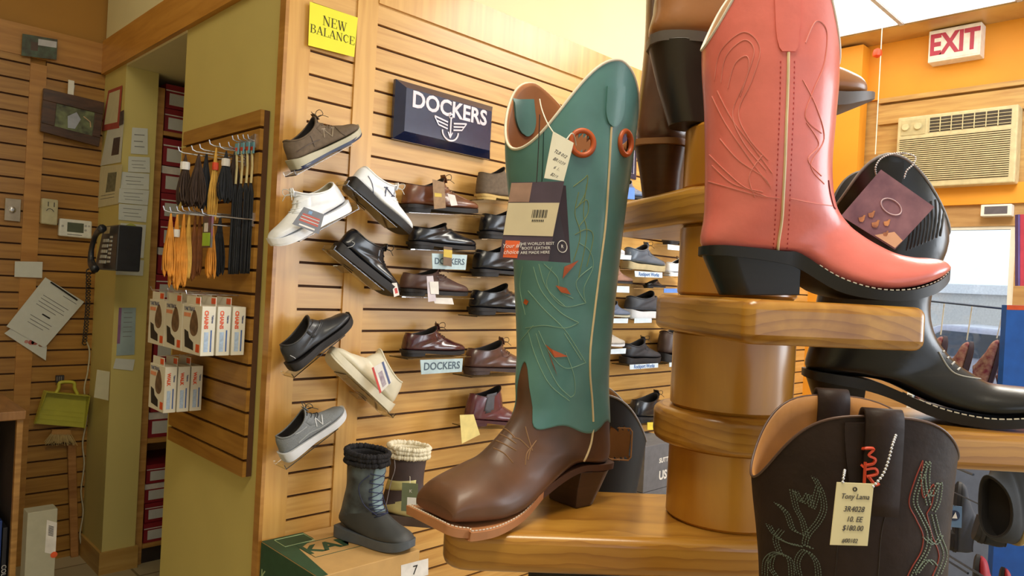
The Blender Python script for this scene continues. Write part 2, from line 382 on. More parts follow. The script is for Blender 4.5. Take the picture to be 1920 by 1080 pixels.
def grid_solid(g, g2, shape=None):
    nt, na = len(g)-1, len(g[0])-1
    mb = MB(); mb.v = [v for r in g for v in r] + [v for r in g2 for v in r]
    W = na + 1; K = (nt+1)*W
    keep = {(i,j) for i in range(nt) for j in range(na) if shape is None or shape((i+.5)/nt, (j+.5)/na)}
    for i, j in keep:
        a, b, c, d = i*W+j, i*W+j+1, (i+1)*W+j+1, (i+1)*W+j
        mb.f.append((a,b,c,d)); mb.f.append((d+K,c+K,b+K,a+K))
        for (ii,jj),(p,q) in (((i-1,j),(a,b)),((i+1,j),(c,d)),((i,j-1),(d,a)),((i,j+1),(b,c))):
            if (ii,jj) not in keep: mb.f.append((q,p,p+K,q+K))
    return mb
def sole_mesh(stn, seg=None, round_ends=True):
    """stations (x, z top, z bottom, half width [, y shift])"""
    S = [tuple(p) + ((0.0,) if len(p) == 4 else ()) for p in stn]
    n = (len(S)-1)*4; Q = [cr(S, i/4) for i in range(n+1)]
    top, bot = [], []
    for x, zt, zb, w, y in Q:
        top.append((x, y+w, zt)); bot.append((x, y+w*0.97, zb))
    for x, zt, zb, w, y in reversed(Q):
        top.append((x, y-w, zt)); bot.append((x, y-w*0.97, zb))
    m = len(top); mb = MB(); mb.v = [Vector(v) for v in top + bot]
    for i in range(m): mb.f.append((i, (i+1) % m, (i+1) % m + m, i + m))
    for i in range(n):
        j = m-1-i; mb.f.append((i, i+1, j-1, j)); mb.f.append((i+m, j+m, j-1+m, i+1+m))
    return mb, [Vector(v) for v in top]
def stitches(path, L=0.0035, gap=0.0025, r=0.0006, lift=(0,0,0)):
    """dashes along a path: one mesh"""
    mb = MB(); P = [Vector(p) for p in path]; acc = 0; cur = []
    on = True; rem = L
    for a, b in zip(P[:-1], P[1:]):
        d = (b-a).length; u = 0
        while d - u > rem:
            u += rem; p = a + (b-a)*(u/d)
            if on:
                cur.append(p)
                if len(cur) > 1: mb.tube(cur, r, 4)
                cur = []; rem = gap
            else: cur = [p]; rem = L
            on = not on
        rem -= (d-u)
        if on: cur.append(b)
    return mb
class Caster:
    """finds the point of a surface seen through a photo pixel, slightly lifted"""
    def __init__(s, objs):
        vs, fs = [], []
        for o in objs:
            n = len(vs); Mw = o.parent.matrix_basis @ o.matrix_basis if o.parent else o.matrix_basis
            vs += [Mw @ v.co for v in o.data.vertices]; fs += [tuple(i+n for i in p.vertices) for p in o.data.polygons]
        s.b = BVHTree.FromPolygons(vs, fs)
    def __call__(s, pts, lift=0.0008):
        out = []
        for px, py in pts:
            d = ray(px, py).normalized(); h = s.b.ray_cast(EYE, d)
            if h[0] is not None:
                n = h[1] if h[1].dot(d) < 0 else -h[1]; out.append(h[0] + n*lift)
            elif out: pass
        return out
def sag(M, pts):
    """photo pixels -> local x,z on the boot's own middle plane"""
    o = M.translation; n = Vector((M[0][1], M[1][1], M[2][1])); inv = M.inverted(); r = []
    for px, py in pts:
        d = ray(px, py); t = (o - EYE).dot(n) / d.dot(n); p = inv @ (EYE + d*t); r.append((p.x, p.z))
    return r
def fx_pairs(M, L):
    """(Fpx,Fpy,Bpx,Bpy,w,q,m) in photo pixels -> local pairs"""
    out = []
    for p in L:
        (a, b), (c, d) = sag(M, [(p[0],p[1]),(p[2],p[3])]); out.append((a,b,c,d)+tuple(p[4:]))
    return out
M_stitch = mat('white_thread', (226,216,196), 0.7, var=0.05)

# ---- pink boot on the eye-level plank
M_pink = mat('pink_leather', (234,122,112), 0.33, var=0.06, scale=30, bump=0.5, coat=0.35)
M_blk = mat('black_rubber_sole', (22,21,22), 0.5, var=0.1)
M_blkheel = mat('black_stacked_heel', (20,19,20), 0.35, var=0.25, scale=12, stretch=(0.3,0.3,14))
M_tanl = mat('tan_boot_lining', (168,122,76), 0.7, var=0.1)
M_pipe = mat('cream_piping', (228,204,160), 0.5)
zc = 0.775
MP = frame(CF((1480-CX)/FPX*zc, zc, P3+0.0006), RGT, UP)
pk = empty('cowboy_boot', M=MP, label='pink leather western boot with black heel, toe pointing right, on the eye-level plank', cat='boot')
prs = fx_pairs(MP, [
 (1558,-70,1330,-70,.060,0,.5),(1566,130,1318,92,.060,0,.5),(1560,230,1323,210,.057,0,.5),(1554,320,1324,320,.053,0,.5),
 (1563,385,1322,400,.046,.1,.5),(1588,420,1319,464,.036,.3,.45),(1612,440,1390,474,.032,.5,.4),(1640,458,1470,480,.031,.6,.38),
 (1672,474,1540,522,.038,.7,.36),(1705,482,1605,543,.046,.8,.34),(1735,484,1668,542,.045,.8,.33),(1758,488,1722,528,.033,.8,.33),(1770,496,1755,514,.019,.7,.35),(1775,502,1772,507,.008,.3,.4)])
lf = Loft(prs, lambda a: abs(math.cos(a))**1.7 * 1.0)
up_ = lf.upper(rows=60, seg=48).build('upper', M_pink, pk, smooth='all')
lf.lining(4.2, seg=48).build('lining', M_tanl, pk, smooth='all')
lf.rim(0.0016, 64).build('rim_piping', mat('white_piping',(240,232,220),0.5), pk, smooth='all')
def Zs(M, L):   # stations in pixels (px, top py, bottom py, half width)
    o = []
    for px, t, b, w in L:
        (x, z), (_, z2) = sag(M, [(px,t),(px,b)]); o.append((x,z,z2,w))
    return o
sm, top = sole_mesh(Zs(MP, [(1314,462,478,.010),(1325,462,480,.026),(1350,463,482,.032),(1400,468,488,.034),(1450,474,496,.033),(1480,478,506,.032),(1540,520,545,.041),(1600,542,560,.050),(1660,544,562,.049),(1715,532,552,.037),(1750,518,538,.023),(1772,505,525,.010),(1777,501,521,.003)]))
sm.build('sole', M_blk, pk, smooth=True)
np_ = [p + Vector((0,0,0.0006)) for p in top]
stitches([Vector((p.x, p.y*0.94, p.z)) + Vector((0,0,0.001)) for p in top if p.x > sag(MP,[(1500,500)])[0][0] and p.y > -1], r=0.0007).build('welt_stitching', M_stitch, pk)
h = [sag(MP,[q])[0] for q in ((1316,474),(1482,486),(1480,553),(1350,553))]
mb = MB()
R = []
for (x0,z0),(x1,z1),w in ((h[0],h[1],.031),(((h[0][0]*.5+h[3][0]*.5),(h[0][1]+h[3][1])/2),((h[1][0]+h[2][0])/2,(h[1][1]+h[2][1])/2),.029),(h[3],h[2],.028)):
    ring = []
    for k in range(17):
        a = -PI/2 + PI*k/16; ring.append((x0 + w*0.9*(1-math.cos(a)), w*math.sin(a), z0 + (z1-z0)*min(1,(w*0.9*(1-math.cos(a)))/(x1-x0))))
    ring += [(x1, w, z1), (x1, -w, z1)]; R.append([Vector(p) for p in ring])
mb.rings(R).build('heel', M_blkheel, pk, smooth=True, bevel=0.0008)
cs = Caster([up_])
MB().tube(cs(smooth_path([(1478,98),(1477,160),(1474,240),(1472,300),(1469,360),(1466,410),(1460,450),(1458,472)]),0.0004), 0.0015, 6).build('side_piping', M_pipe, pk, True, world=True)
for off in (-14, 12):
    P = [(a+off,b) for a,b in ((1478,105),(1476,200),(1472,300),(1469,380),(1466,440),(1464,468))]
    stitches(cs(smooth_path(P,10),0.0002), L=0.002, gap=0.003, r=0.0006).build('side_stitching', mat('rose_thread',(190,70,70),0.7), pk, world=True)
# pull strap with its stitched tab
def strap(cast, cols, rows, parent, m, name, lift=0.0018):
    """soft rectangular overlay: cols/rows are photo pixel edges; wraps the surface"""
    G = []; G2 = []
    for (yl, xl, xr) in rows:
        a = cast([(xl+(xr-xl)*k/cols, yl) for k in range(cols+1)], lift); b = cast([(xl+(xr-xl)*k/cols, yl) for k in range(cols+1)], -0.0004)
        if len(a) == cols+1 and len(b) == cols+1: G.append(a); G2.append(b)
    if len(G) < 2: return None
    return grid_solid(G, G2).build(name, m, parent, smooth=True, world=True)
strap(cs, 5, [(-30,1452,1500),(0,1452,1500),(20,1453,1500),(45,1454,1500),(60,1455,1497),(75,1457,1497),(90,1461,1495),(97,1466,1490)], pk, M_pink, 'pull_strap')
def emb(cast, paths, m, name, parent, r=0.0006, lift=0.0002, n=8, closed=False):
    mb = MB()
    for P in paths:
        q = cast(smooth_path(P, n), lift)
        # break where the surface jumps
        seg = []
        for p in q:
            if seg and (p-seg[-1]).length > 0.02:
                if len(seg) > 2: mb.tube(seg, r, 4)
                seg = []
            seg.append(p)
        if len(seg) > 2: mb.tube(seg, r, 4)
    return mb.build(name, m, parent, world=True)
emb(cs, [[(1340,150),(1352,95),(1395,60),(1425,90),(1410,150),(1385,210),(1405,260),(1440,300)],
         [(1352,155),(1362,105),(1395,75),(1414,95),(1398,150),(1374,212),(1395,268),(1436,318)],
         [(1365,165),(1378,120),(1400,105),(1404,130),(1388,180)],
         [(1335,180),(1360,230),(1400,290),(1440,345)],[(1345,170),(1372,222),(1412,276),(1448,325)],
         [(1330,290),(1360,320),(1395,350),(1440,370)],[(1335,310),(1375,345),(1430,360)],
         [(1510,80),(1530,40),(1550,60),(1545,120),(1525,170),(1510,220),(1540,250)],
         [(1505,150),(1530,200),(1545,260),(1520,310),(1545,345)],[(1512,230),(1535,270),(1515,300),(1540,330)],
         [(1415,370),(1405,330),(1430,290)],[(1350,260),(1385,300),(1430,330),(1445,350)],
         [(1328,340),(1370,352),(1420,366),(1462,372)],[(1482,372),(1520,380),(1560,386)]],
    mat('pale_pink_thread', (226,136,124), 0.6), 'embroidery', pk)
emb(cs, [[(1553,338),(1556,360),(1562,385),(1566,392)]], mat('dark_red_seam_thread',(110,40,40),0.8), 'vamp_seam', pk, r=0.0008)  # vamp seam drawn as a dark red thread

# ---- black boot on the right plank
M_black = mat('black_leather', (18,18,19), 0.3, var=0.15, scale=60, bump=0.15, coat=0.12)
M_blackm = mat('black_shaft_leather', (20,20,23), 0.5, var=0.15, scale=60, bump=0.2)
zc = 0.93
MK = frame(CF((1600-CX)/FPX*zc, zc, P2+0.0006), RGT*0.97 - FWD*0.22, UP)
bk = empty('cowboy_boot', M=MK, label='black leather western boot with white welt stitching and a square picture tag', cat='boot')
prs = fx_pairs(MK, [
 (1745,294,1535,318,.062,0,.5),(1776,440,1552,400,.060,0,.5),(1752,520,1545,500,.056,0,.5),(1742,580,1530,570,.05,0,.5),
 (1752,628,1520,640,.042,.1,.5),(1775,662,1512,690,.036,.3,.45),(1800,686,1570,700,.033,.5,.4),(1822,700,1650,712,.034,.6,.38),
 (1850,716,1740,752,.040,.7,.36),(1885,722,1820,770,.047,.8,.34),(1925,726,1895,770,.046,.8,.33),(1960,732,1945,766,.034,.8,.33),(1982,742,1975,758,.018,.7,.35),(1990,748,1988,752,.008,.3,.4)])
lf = Loft(prs, lambda a: abs(math.cos(a))**1.6 * 1.0)
up_ = lf.upper(rows=60, seg=48).build('upper', M_black, bk, smooth='all')
lf.lining(4, seg=48).build('lining', mat('dark_boot_lining',(52,46,44),0.7), bk, smooth='all')
lf.rim(0.0018, 64).build('rim_piping', mat('grey_piping',(150,148,150),0.5), bk, smooth='all')
sm, top = sole_mesh(Zs(MK, [(1506,690,704,.012),(1520,692,708,.028),(1560,698,716,.033),(1610,706,726,.032),(1660,722,742,.034),(1740,757,776,.043),(1820,774,790,.051),(1895,774,790,.050),(1945,768,784,.037),(1985,754,772,.014),(1993,749,766,.004)]))
sm.build('sole', M_blk, bk, smooth=True)
stitches([Vector((p.x, p.y*0.95, p.z+0.0012)) for p in top if p.x > sag(MK,[(1680,700)])[0][0]], L=0.0055, gap=0.0022, r=0.0009).build('welt_stitching', M_stitch, bk)
(x0,z0),(x1,z1),(x2,z2),(x3,z3) = sag(MK, ((1510,702),(1612,724),(1605,786),(1530,786)))
MB().rings([[Vector((x0 + (1-math.cos(-PI/2+PI*k/12))*0.028, 0.031*math.sin(-PI/2+PI*k/12), z0)) for k in range(13)] + [Vector((x1,.031,z1)),Vector((x1,-.031,z1))],
            [Vector((x3 + (1-math.cos(-PI/2+PI*k/12))*0.026, 0.027*math.sin(-PI/2+PI*k/12), 0)) for k in range(13)] + [Vector((x2,.027,0)),Vector((x2,-.027,0))]]).build('heel', M_blkheel, bk, smooth=True)
cs = Caster([up_])
emb(cs, [[(1762,648),(1775,640),(1785,652)],[(1768,660),(1782,650),(1796,662)],[(1776,672),(1792,660),(1806,674)],[(1784,684),(1802,670),(1816,684)],[(1795,694),(1812,682),(1828,692)],[(1760,660),(1790,700),(1850,712)]], mat('silver_thread',(170,168,160),0.5), 'vamp_embroidery', bk, r=0.001)
emb(cs, [[(1700+k*7,470+k*-3),(1706+k*7,430-k*3),(1698+k*8,395-k*3)] for k in range(10)], mat('charcoal_thread',(58,58,62),0.5), 'shaft_embroidery', bk, r=0.0012)
strap(cs, 5, [(296,1640,1692),(305,1639,1692),(318,1638,1692),(335,1642,1690),(345,1645,1688)], bk, M_blackm, 'pull_strap', 0.004)
tg = empty('picture_tag', MK.translation, label='square purple tag picturing riders and an oval emblem, hung on the black boot', cat='tag')
P = [atd(1652,318,0.850), atd(1752,388,0.842), atd(1678,468,0.842), atd(1577,405,0.85)]
n_ = (P[1]-P[0]).cross(P[3]-P[0]).normalized()*0.0008
MB().quadbox(P, n_).build('card', mat('purple_card',(152,112,122),0.5,var=0.2,scale=40,col2=(112,78,92)), tg, world=True)
nn = -n_.normalized() if n_.dot(FWD) > 0 else n_.normalized()
def onq(u, v, l=0.001): return P[0]*(1-u)*(1-v) + P[1]*u*(1-v) + P[2]*u*v + P[3]*(1-u)*v + nn*l
MB().tube([onq(0.5+0.16*math.cos(a)*.9+0.1*math.sin(a), 0.42+0.10*math.sin(a)-0.06*math.cos(a)) for a in [2*PI*k/24 for k in range(24)]], 0.0007, 4, closed=True).build('oval_emblem', mat('pale_print',(210,190,200),0.5), tg, world=True)
mb = MB()
for (u,v,s) in ((.35,.70,.06),(.5,.80,.07),(.28,.85,.06),(.62,.68,.06),(.72,.85,.05)):
    mb.prism([onq(u+s*math.cos(a)*(.6+.4*math.sin(3*a)), v+s*math.sin(a)*1.2, 0.0009) for a in [2*PI*k/9 for k in range(9)]], nn*0.0003)
mb.build('riders_print', mat('orange_print',(214,150,96),0.5,col2=(120,70,60),scale=80), tg, world=True)
mb = MB(); mb.prism([onq(.60,.98,.0009),onq(.98,.98,.0009),onq(.99,.80,.0009),onq(.80,.75,.0009)], nn*0.0002); mb.build('pale_corner', mat('peach_print',(222,176,140),0.5), tg, world=True)
def beads(path, r, name, m, parent, step=None):
    P = smooth_path(path, 12); L = [0]; 
    for a, b in zip(P[:-1], P[1:]): L.append(L[-1] + (b-a).length)
    step = step or r*2.3; mb = MB(); d = 0
    while d < L[-1]:
        i = max(k for k in range(len(L)) if L[k] <= d); i = min(i, len(P)-2)
        p = P[i].lerp(P[i+1], (d-L[i])/max(1e-9, L[i+1]-L[i]))
        mb.lathe(p, [(0.0001,-r),(r*.7,-r*.7),(r,0),(r*.7,r*.7),(0.0001,r)], 6); d += step
    mb.tube(P, r*0.35, 4)
    return mb.build(name, m, parent, smooth='all', world=True)
M_bead = mat('metal_bead_chain', (215,215,220), 0.3, metal=0.6)
beads([atd(x,y,z) for x,y,z in ((1643,330,.855),(1642,312,.85),(1655,295,.85),(1685,287,.852),(1715,293,.85),(1712,308,.848),(1700,320,.848),(1695,335,.85))], 0.0012, 'bead_chain', M_bead, tg)

# ---- dark brown boot, bottom right (nearest)
M_dkb = mat('dark_brown_leather', (44,31,27), 0.55, var=0.35, scale=30, bump=0.8, coat=0.0, spec=0.25)
M_lintan = mat('tan_leather_lining', (172,118,60), 0.55, var=0.18, scale=25, bump=0.2)
zc = 0.60
MR = frame(CF((1600-CX)/FPX*zc, zc, -0.40), RGT*0.99 - FWD*0.10, UP)
br = empty('cowboy_boot', M=MR, label='dark brown embroidered western boot with handwritten price tag, nearest the camera', cat='boot')
prs = fx_pairs(MR, [(1800,768,1408,752,.055,0,.5),(1784,862,1410,892,.056,0,.5),(1772,980,1420,1000,.055,0,.5),(1766,1080,1425,1080,.053,0,.5),(1752,1200,1424,1200,.048,0,.5),(1740,1300,1420,1300,.044,.1,.5),
 (1770,1360,1415,1400,.038,.3,.45),(1840,1400,1520,1430,.036,.5,.4),(1920,1430,1700,1470,.044,.7,.36),(2010,1455,1900,1500,.05,.8,.34),(2080,1475,2040,1500,.036,.8,.33),(2110,1488,2106,1494,.01,.3,.4)])
lf = Loft(prs, lambda a: abs(math.cos(a))**2.5 * 1.0)
up_ = lf.upper(rows=70, seg=64).build('upper', M_dkb, br, smooth='all')
lf.lining(4.5, seg=64).build('lining', M_lintan, br, smooth='all')
lf.rim(0.0011, 96).build('rim_piping', mat('dark_brown_piping',(92,68,60),0.35), br, smooth='all')
(x0,z0),(x1,z1),(x2,z2),(x3,z3) = sag(MR, ((1415,1405),(1560,1440),(1550,1510),(1440,1510)))
MB().rings([[Vector((x0 + (1-math.cos(-PI/2+PI*k/12))*0.028, 0.031*math.sin(-PI/2+PI*k/12), z0)) for k in range(13)] + [Vector((x1,.031,z1)),Vector((x1,-.031,z1))],
            [Vector((x3 + (1-math.cos(-PI/2+PI*k/12))*0.026, 0.027*math.sin(-PI/2+PI*k/12), z2)) for k in range(13)] + [Vector((x2,.027,z2)),Vector((x2,-.027,z2))]]).build('heel', M_blkheel, br, smooth=True)
sm, top = sole_mesh(Zs(MR, [(1411,1400,1412,.012),(1440,1402,1415,.03),(1520,1425,1440,.034),(1700,1470,1485,.047),(1900,1498,1512,.055),(2040,1500,1512,.040),(2108,1490,1502,.012),(2114,1488,1500,.003)])); sm.build('sole', M_blk, br, smooth=True)

cs = Caster([up_])
# straps, seams, stitching, brand mark
strap(cs, 6, [(792,1584,1658),(800,1583,1659),(815,1583,1661),(850,1585,1662),(900,1590,1662),(950,1594,1660),(955,1596,1659)], br, M_dkb, 'pull_strap', 0.003)
(xa, za), (xb, zb_) = sag(MR, [(1585,790),(1655,790)])
def over(M, x0, x1, ztop, y, drop_in, drop_out, w=0.003):
    G = [Vector((0, y - 0.004, ztop - drop_out)), Vector((0, y - 0.006, ztop - 0.006)), Vector((0, y, ztop + 0.004)), Vector((0, y + 0.006, ztop - 0.006)), Vector((0, y + 0.006, ztop - drop_in))]
    P = smooth_path(G, 5); Q = []
    for i, p in enumerate(P):
        t = (P[min(i+1,len(P)-1)] - P[max(i-1,0)]).normalized(); n = Vector((0, t.z, -t.y)) * -w
        Q.append(p + n)
    g = [[p + Vector((x,0,0)) for x in (x0, x0+(x1-x0)*.5, x1)] for p in Q]; g2 = [[p + Vector((x,0,0)) for x in (x0, x0+(x1-x0)*.5, x1)] for p in P]
    return grid_solid(g, g2)
yy = lf.S(0.02, -PI/2); zt = yy.z
dxs = 0.5*(xb-xa)*0.92
(xc_, _z), = sag(MR, [(1618,790)])
xm = yy.x
over(MR, xm-dxs, xm+dxs, zt, yy.y, 0.05, 0.072).build('pull_loop', M_dkb, br, smooth='all')
csl_ = Caster([o for o in br.children if o.name.startswith('pull_loop')])
over(MR, xm-dxs, xm+dxs, zt, -yy.y, 0.06, 0.05).build('pull_loop', M_dkb, br, smooth='all')
M_teal_th = mat('grey_green_thread', (128,142,128), 0.6); M_red_th = mat('rust_thread', (150,58,48), 0.6)
E1 = [[(1520,890),(1535,920),(1540,950),(1530,975),(1510,1000),(1505,1020),(1520,1025)],[(1485,915),(1500,940),(1512,925),(1518,950),(1530,910)],
 [(1450,940),(1470,960),(1482,990),(1500,1000)],[(1430,1080),(1432,1050),(1450,1035),(1475,1045),(1480,1080)],[(1462,990),(1450,1010),(1460,1040)],
 [(1495,1080),(1490,1050),(1505,1030),(1525,1050),(1530,1080)],[(1436,980),(1448,1000),(1470,1015),(1500,1022)],
 [(1480,912),(1488,950),(1500,975),(1508,1010)],[(1445,1035),(1440,1060),(1452,1080)]]
E1_ = MB()
for P in E1:
    for dx in (0, 5, 10):
        q = cs(smooth_path([(a+dx,b+dx*.4) for a,b in P], 8), 0.0003)
        if len(q) > 2:
            s_ = stitches(q, 0.0012, 0.0009, 0.0004); E1_.add(s_.v, s_.f)
E1_.build('shaft_embroidery', mat('sage_grey_thread',(104,116,104),.6), br, world=True)
E2 = [[(1738,860),(1722,900),(1712,940),(1725,970),(1738,1000),(1735,1030),(1718,1060),(1708,1080)],[(1738,862),(1735,900),(1740,930),(1758,905),(1755,940),(1745,960)],
 [(1745,960),(1755,1000),(1768,1040),(1755,1080)],[(1728,1005),(1748,1020),(1762,1000)],[(1725,885),(1732,925),(1738,950)],[(1712,1078),(1735,1050),(1750,1060)]]
for P in E2[:0]: pass
stp = MB()
for P in E2:
    for dx in (0, 7):
        q = cs(smooth_path([(a+dx,b) for a,b in P], 8), 0.0003)
        if len(q) > 2:
            s_ = stitches(q, 0.0012, 0.0009, 0.0006); stp.add(s_.v, s_.f)
stp.build('shaft_embroidery', M_teal_th, br, world=True)
emb(cs, [[(a-8,b+3) for a,b in P] for P in E2[:3]], M_red_th, 'shaft_embroidery', br, r=0.0005)
for P in ([(1662,958),(1652,1000),(1646,1080)],[(1578,960),(1572,1010),(1566,1080)]): emb(cs, [P], mat('dark_seam_thread',(40,28,26)), 'shaft_seam', br, r=0.0005)
MRK = mat('red_brand_mark', (214,72,40), 0.5)
emb(csl_, [[(1614,843),(1626,840),(1638,842),(1628,853),(1640,860),(1636,869),(1620,872)],[(1622,866),(1621,885),(1620,905)],[(1622,880),(1640,878),(1643,888),(1624,893)],[(1628,893),(1640,908),(1648,906)],[(1614,868),(1622,878)]], MRK, 'brand_mark', br, r=0.0012, lift=0.0006, n=4)
# handwritten tag
def paper_tag(px4, depths, label, mats, lines=(), root=None, name='price_tag', cat='price tag', ink=(70,66,70), sc=1.0, group=None):
    P = [atd(x, y, d) for (x, y), d in zip(px4, depths)]          # top-left, top-right, bottom-right, bottom-left
    t = empty(name, (P[0]+P[1])/2, label=label, cat=cat, group=group)
    n = (P[1]-P[0]).cross(P[3]-P[0]).normalized()
    if n.dot(FWD) < 0: n = -n
    MB().quadbox(P, n*0.0006).build('card', mats, t, world=True, bevel=0.0003)
    R = (P[1]-P[0]); D = (P[3]-P[0]); w = R.length
    for (s, u, v, size) in lines:
        text(s, size*w, mat('tag_ink', ink, 0.7), t, facing(P[0] + R*u + D*v - n*0.0004, R, -D), 'handwriting', ext=0.0001, shear=0.35, sx=0.85)
    return t, P, n
t, P, n = paper_tag([(1569,904),(1639,907),(1627,1024),(1556,1022)], [.515,.515,.512,.512], 'cream price tag handwritten with style number and price, on the dark brown boot',
   mat('cream_card', (226,212,166), 0.6, var=0.03), [('Tony Lama',.52,.22,.20),('3R4028',.52,.42,.21),('10. EE',.56,.58,.20),('$180.00',.54,.72,.20),('#00102',.5,.92,.16)])
MB().lathe(P[0]*.5+P[1]*.5, [(0.0001,0),(0.0001,0)],3) if 0 else None
mb = MB(); c_ = P[0]*.5+P[1]*.5 + (P[3]-P[0])*.1 - n*0.0004; mb.tube([c_ + RGT*0.0013*math.cos(a) + UP*0.0013*math.sin(a) for a in [2*PI*k/10 for k in range(10)]], 0.0004, 4, closed=True); mb.build('eyelet', M_blk, t, world=True)
beads([atd(x,y,z) for x,y,z in ((1637,912,.515),(1655,890,.513),(1666,862,.512),(1673,835,.513),(1680,815,.52))], 0.0011, 'bead_chain', M_bead, t)
beads([atd(x,y,z) for x,y,z in ((1580,904,.515),(1582,892,.517),(1584,880,.525))], 0.0011, 'bead_chain', M_bead, t)
# ---- tall teal and brown boot on the lowest plank
M_teal = mat('teal_leather', (88,136,132), 0.45, var=0.16, scale=16, bump=0.2, coat=0.15)
M_brn = mat('brown_vamp_leather', (94,62,42), 0.45, var=0.4, scale=14, bump=0.4, coat=0.12)
M_welt = mat('tan_leather_welt', (190,128,84), 0.45, var=0.12, scale=30)
M_ring = mat('rust_leather_ring', (190,88,36), 0.4)
MT = frame(CF(0.125, 0.975, P1+0.0006), RGT*-0.76 - FWD*0.64, UP)
tb = empty('cowboy_boot', M=MT, label='tall teal shaft and brown square-toe western boot on the lowest plank', cat='boot')
WT = [(.168,.556,-.012,.545,.078,0,.5),(.165,.44,-.008,.47,.074,0,.5),(.152,.36,.000,.38,.066,0,.5),(.142,.27,.004,.29,.058,0,.5),(.136,.20,.006,.21,.052,0,.5),
 (.139,.158,.002,.155,.045,.1,.5),(.150,.130,-.004,.10,.041,.3,.45),(.168,.108,-.002,.052,.038,.5,.4),(.188,.090,.06,.056,.036,.6,.38),(.208,.076,.11,.036,.038,.6,.36),
 (.224,.070,.160,.016,.046,.7,.34),(.242,.063,.20,.011,.050,.8,.36),(.256,.058,.235,.012,.046,.9,.42),(.268,.052,.257,.014,.042,.9,.46),(.276,.042,.272,.016,.039,.9,.5),(.278,.032,.278,.019,.036,.9,.5)]
WT = [tuple([a if i < 6 else a*0.935, b, c if i < 6 else c*0.935] + r) for i, (a,b,c,*r) in enumerate(WT)]
lf = Loft(WT, lambda a: abs(math.cos(a))**1.5)
def wrapa(a): return (a + PI) % (2*PI) - PI
def zb_t(a): a = wrapa(a); return 0.104 + 0.075*math.exp(-(a/0.42)**2) + 0.03*math.exp(-((abs(a)-PI)/0.5)**2) + 0.006*math.cos(6*a)
def t_at(L, a, z, lo=1, hi=8):
    for _ in range(30):
        m = (lo+hi)/2
        if L.S(m, a).z > z: lo = m
        else: hi = m
    return lo
SEG = 96; AA = [2*PI*k/SEG for k in range(SEG)]; TBs = [t_at(lf, a, zb_t(a)) for a in AA]
rows = 90
shaft = MB().rings([[lf.S(lf.trim(a)*(1-r/rows) + tb_*r/rows, a, -0.0012) for a, tb_ in zip(AA, TBs)] for r in range(rows+1)], cap=False)
shaft.v += [lf.S(tb_, a, 0.001) for a, tb_ in zip(AA, TBs)]
for k in range(SEG):
    j = (k+1) % SEG; b = rows*SEG; shaft.f.append((b+k, b+j, b+SEG+j, b+SEG+k))
vamp = MB().rings([[lf.S((tb_-0.1)*(1-r/50) + lf.n*r/50, a) for a, tb_ in zip(AA, TBs)] for r in range(51)], cap=False)
vamp.add([lf.S(lf.n, a) for a in AA], [tuple(range(SEG))])
vamp.build('vamp', M_brn, tb, smooth='all')
tmp = shaft.build('shaft', M_teal, tb, smooth='all')
cs0 = Caster([tmp]); hc = cs0([(1092,268)], 0)[0]; hc2 = cs0([(1173,268)], 0)[0]
inv = MT.inverted(); HC = [inv @ hc, inv @ hc2]
def cut(mb, rad):
    keep = []
    for f in mb.f:
        c = sum((mb.v[i] for i in f), Vector())/len(f)
        if all((c-h).length > rad for h in HC): keep.append(f)
    mb.f = keep
bpy.data.objects.remove(tmp)
cut(shaft, 0.0125)
shaft_o = shaft.build('shaft', M_teal, tb, smooth='all')
ln = lf.lining(5.0, rows=60, seg=SEG); cut(ln, 0.0125)
ln.build('lining', mat('russet_lining', (164,104,60), 0.6, var=0.12), tb, smooth='all')
lf.rim(0.0019, SEG, 0.0006).build('rim_piping', mat('ivory_piping', (232,222,200), 0.45), tb, smooth='all')
for hcen in HC:
    a = math.atan2(hcen.y, hcen.x-0.078); n = Vector((math.cos(a)*.7, math.sin(a), 0)).normalized(); u = Vector((-n.y, n.x, 0))
    MB().tube([hcen + u*0.0132*math.cos(q)*1.05 + UP*0.0142*math.sin(q) for q in [2*PI*k/28 for k in range(28)]], 0.0034, 8, closed=True).build('pull_hole_ring', M_ring, tb, smooth='all')
cs = Caster([shaft_o])
csv = Caster([o for o in tb.children if o.name.startswith('vamp')])
MB().tube(cs(smooth_path([(1146,238),(1141,330),(1135,420),(1125,500),(1115,580),(1107,650),(1106,700),(1110,750),(1112,790)]), 0.0005), 0.0014, 6).build('side_piping', M_pipe, tb, True, world=True)
MB().tube(csv(smooth_path([(1112,800),(1108,830),(1098,858),(1085,878)]), 0.0005), 0.0014, 6).build('side_piping', M_pipe, tb, True, world=True)
M_olive = mat('olive_thread', (134,148,90), 0.6); M_pale = mat('pale_teal_thread', (138,172,146), 0.6)
emb(cs, [[(1075,350),(1095,335),(1102,330),(1098,360),(1085,385)],[(1080,390),(1100,375),(1102,400),(1085,425)],[(1085,360),(1078,400),(1088,440),(1075,490)],[(1100,345),(1094,400),(1100,440),(1085,520)],
 [(1078,440),(1100,430),(1112,445),(1100,500)]], M_olive, 'shaft_embroidery', tb, r=0.0005)
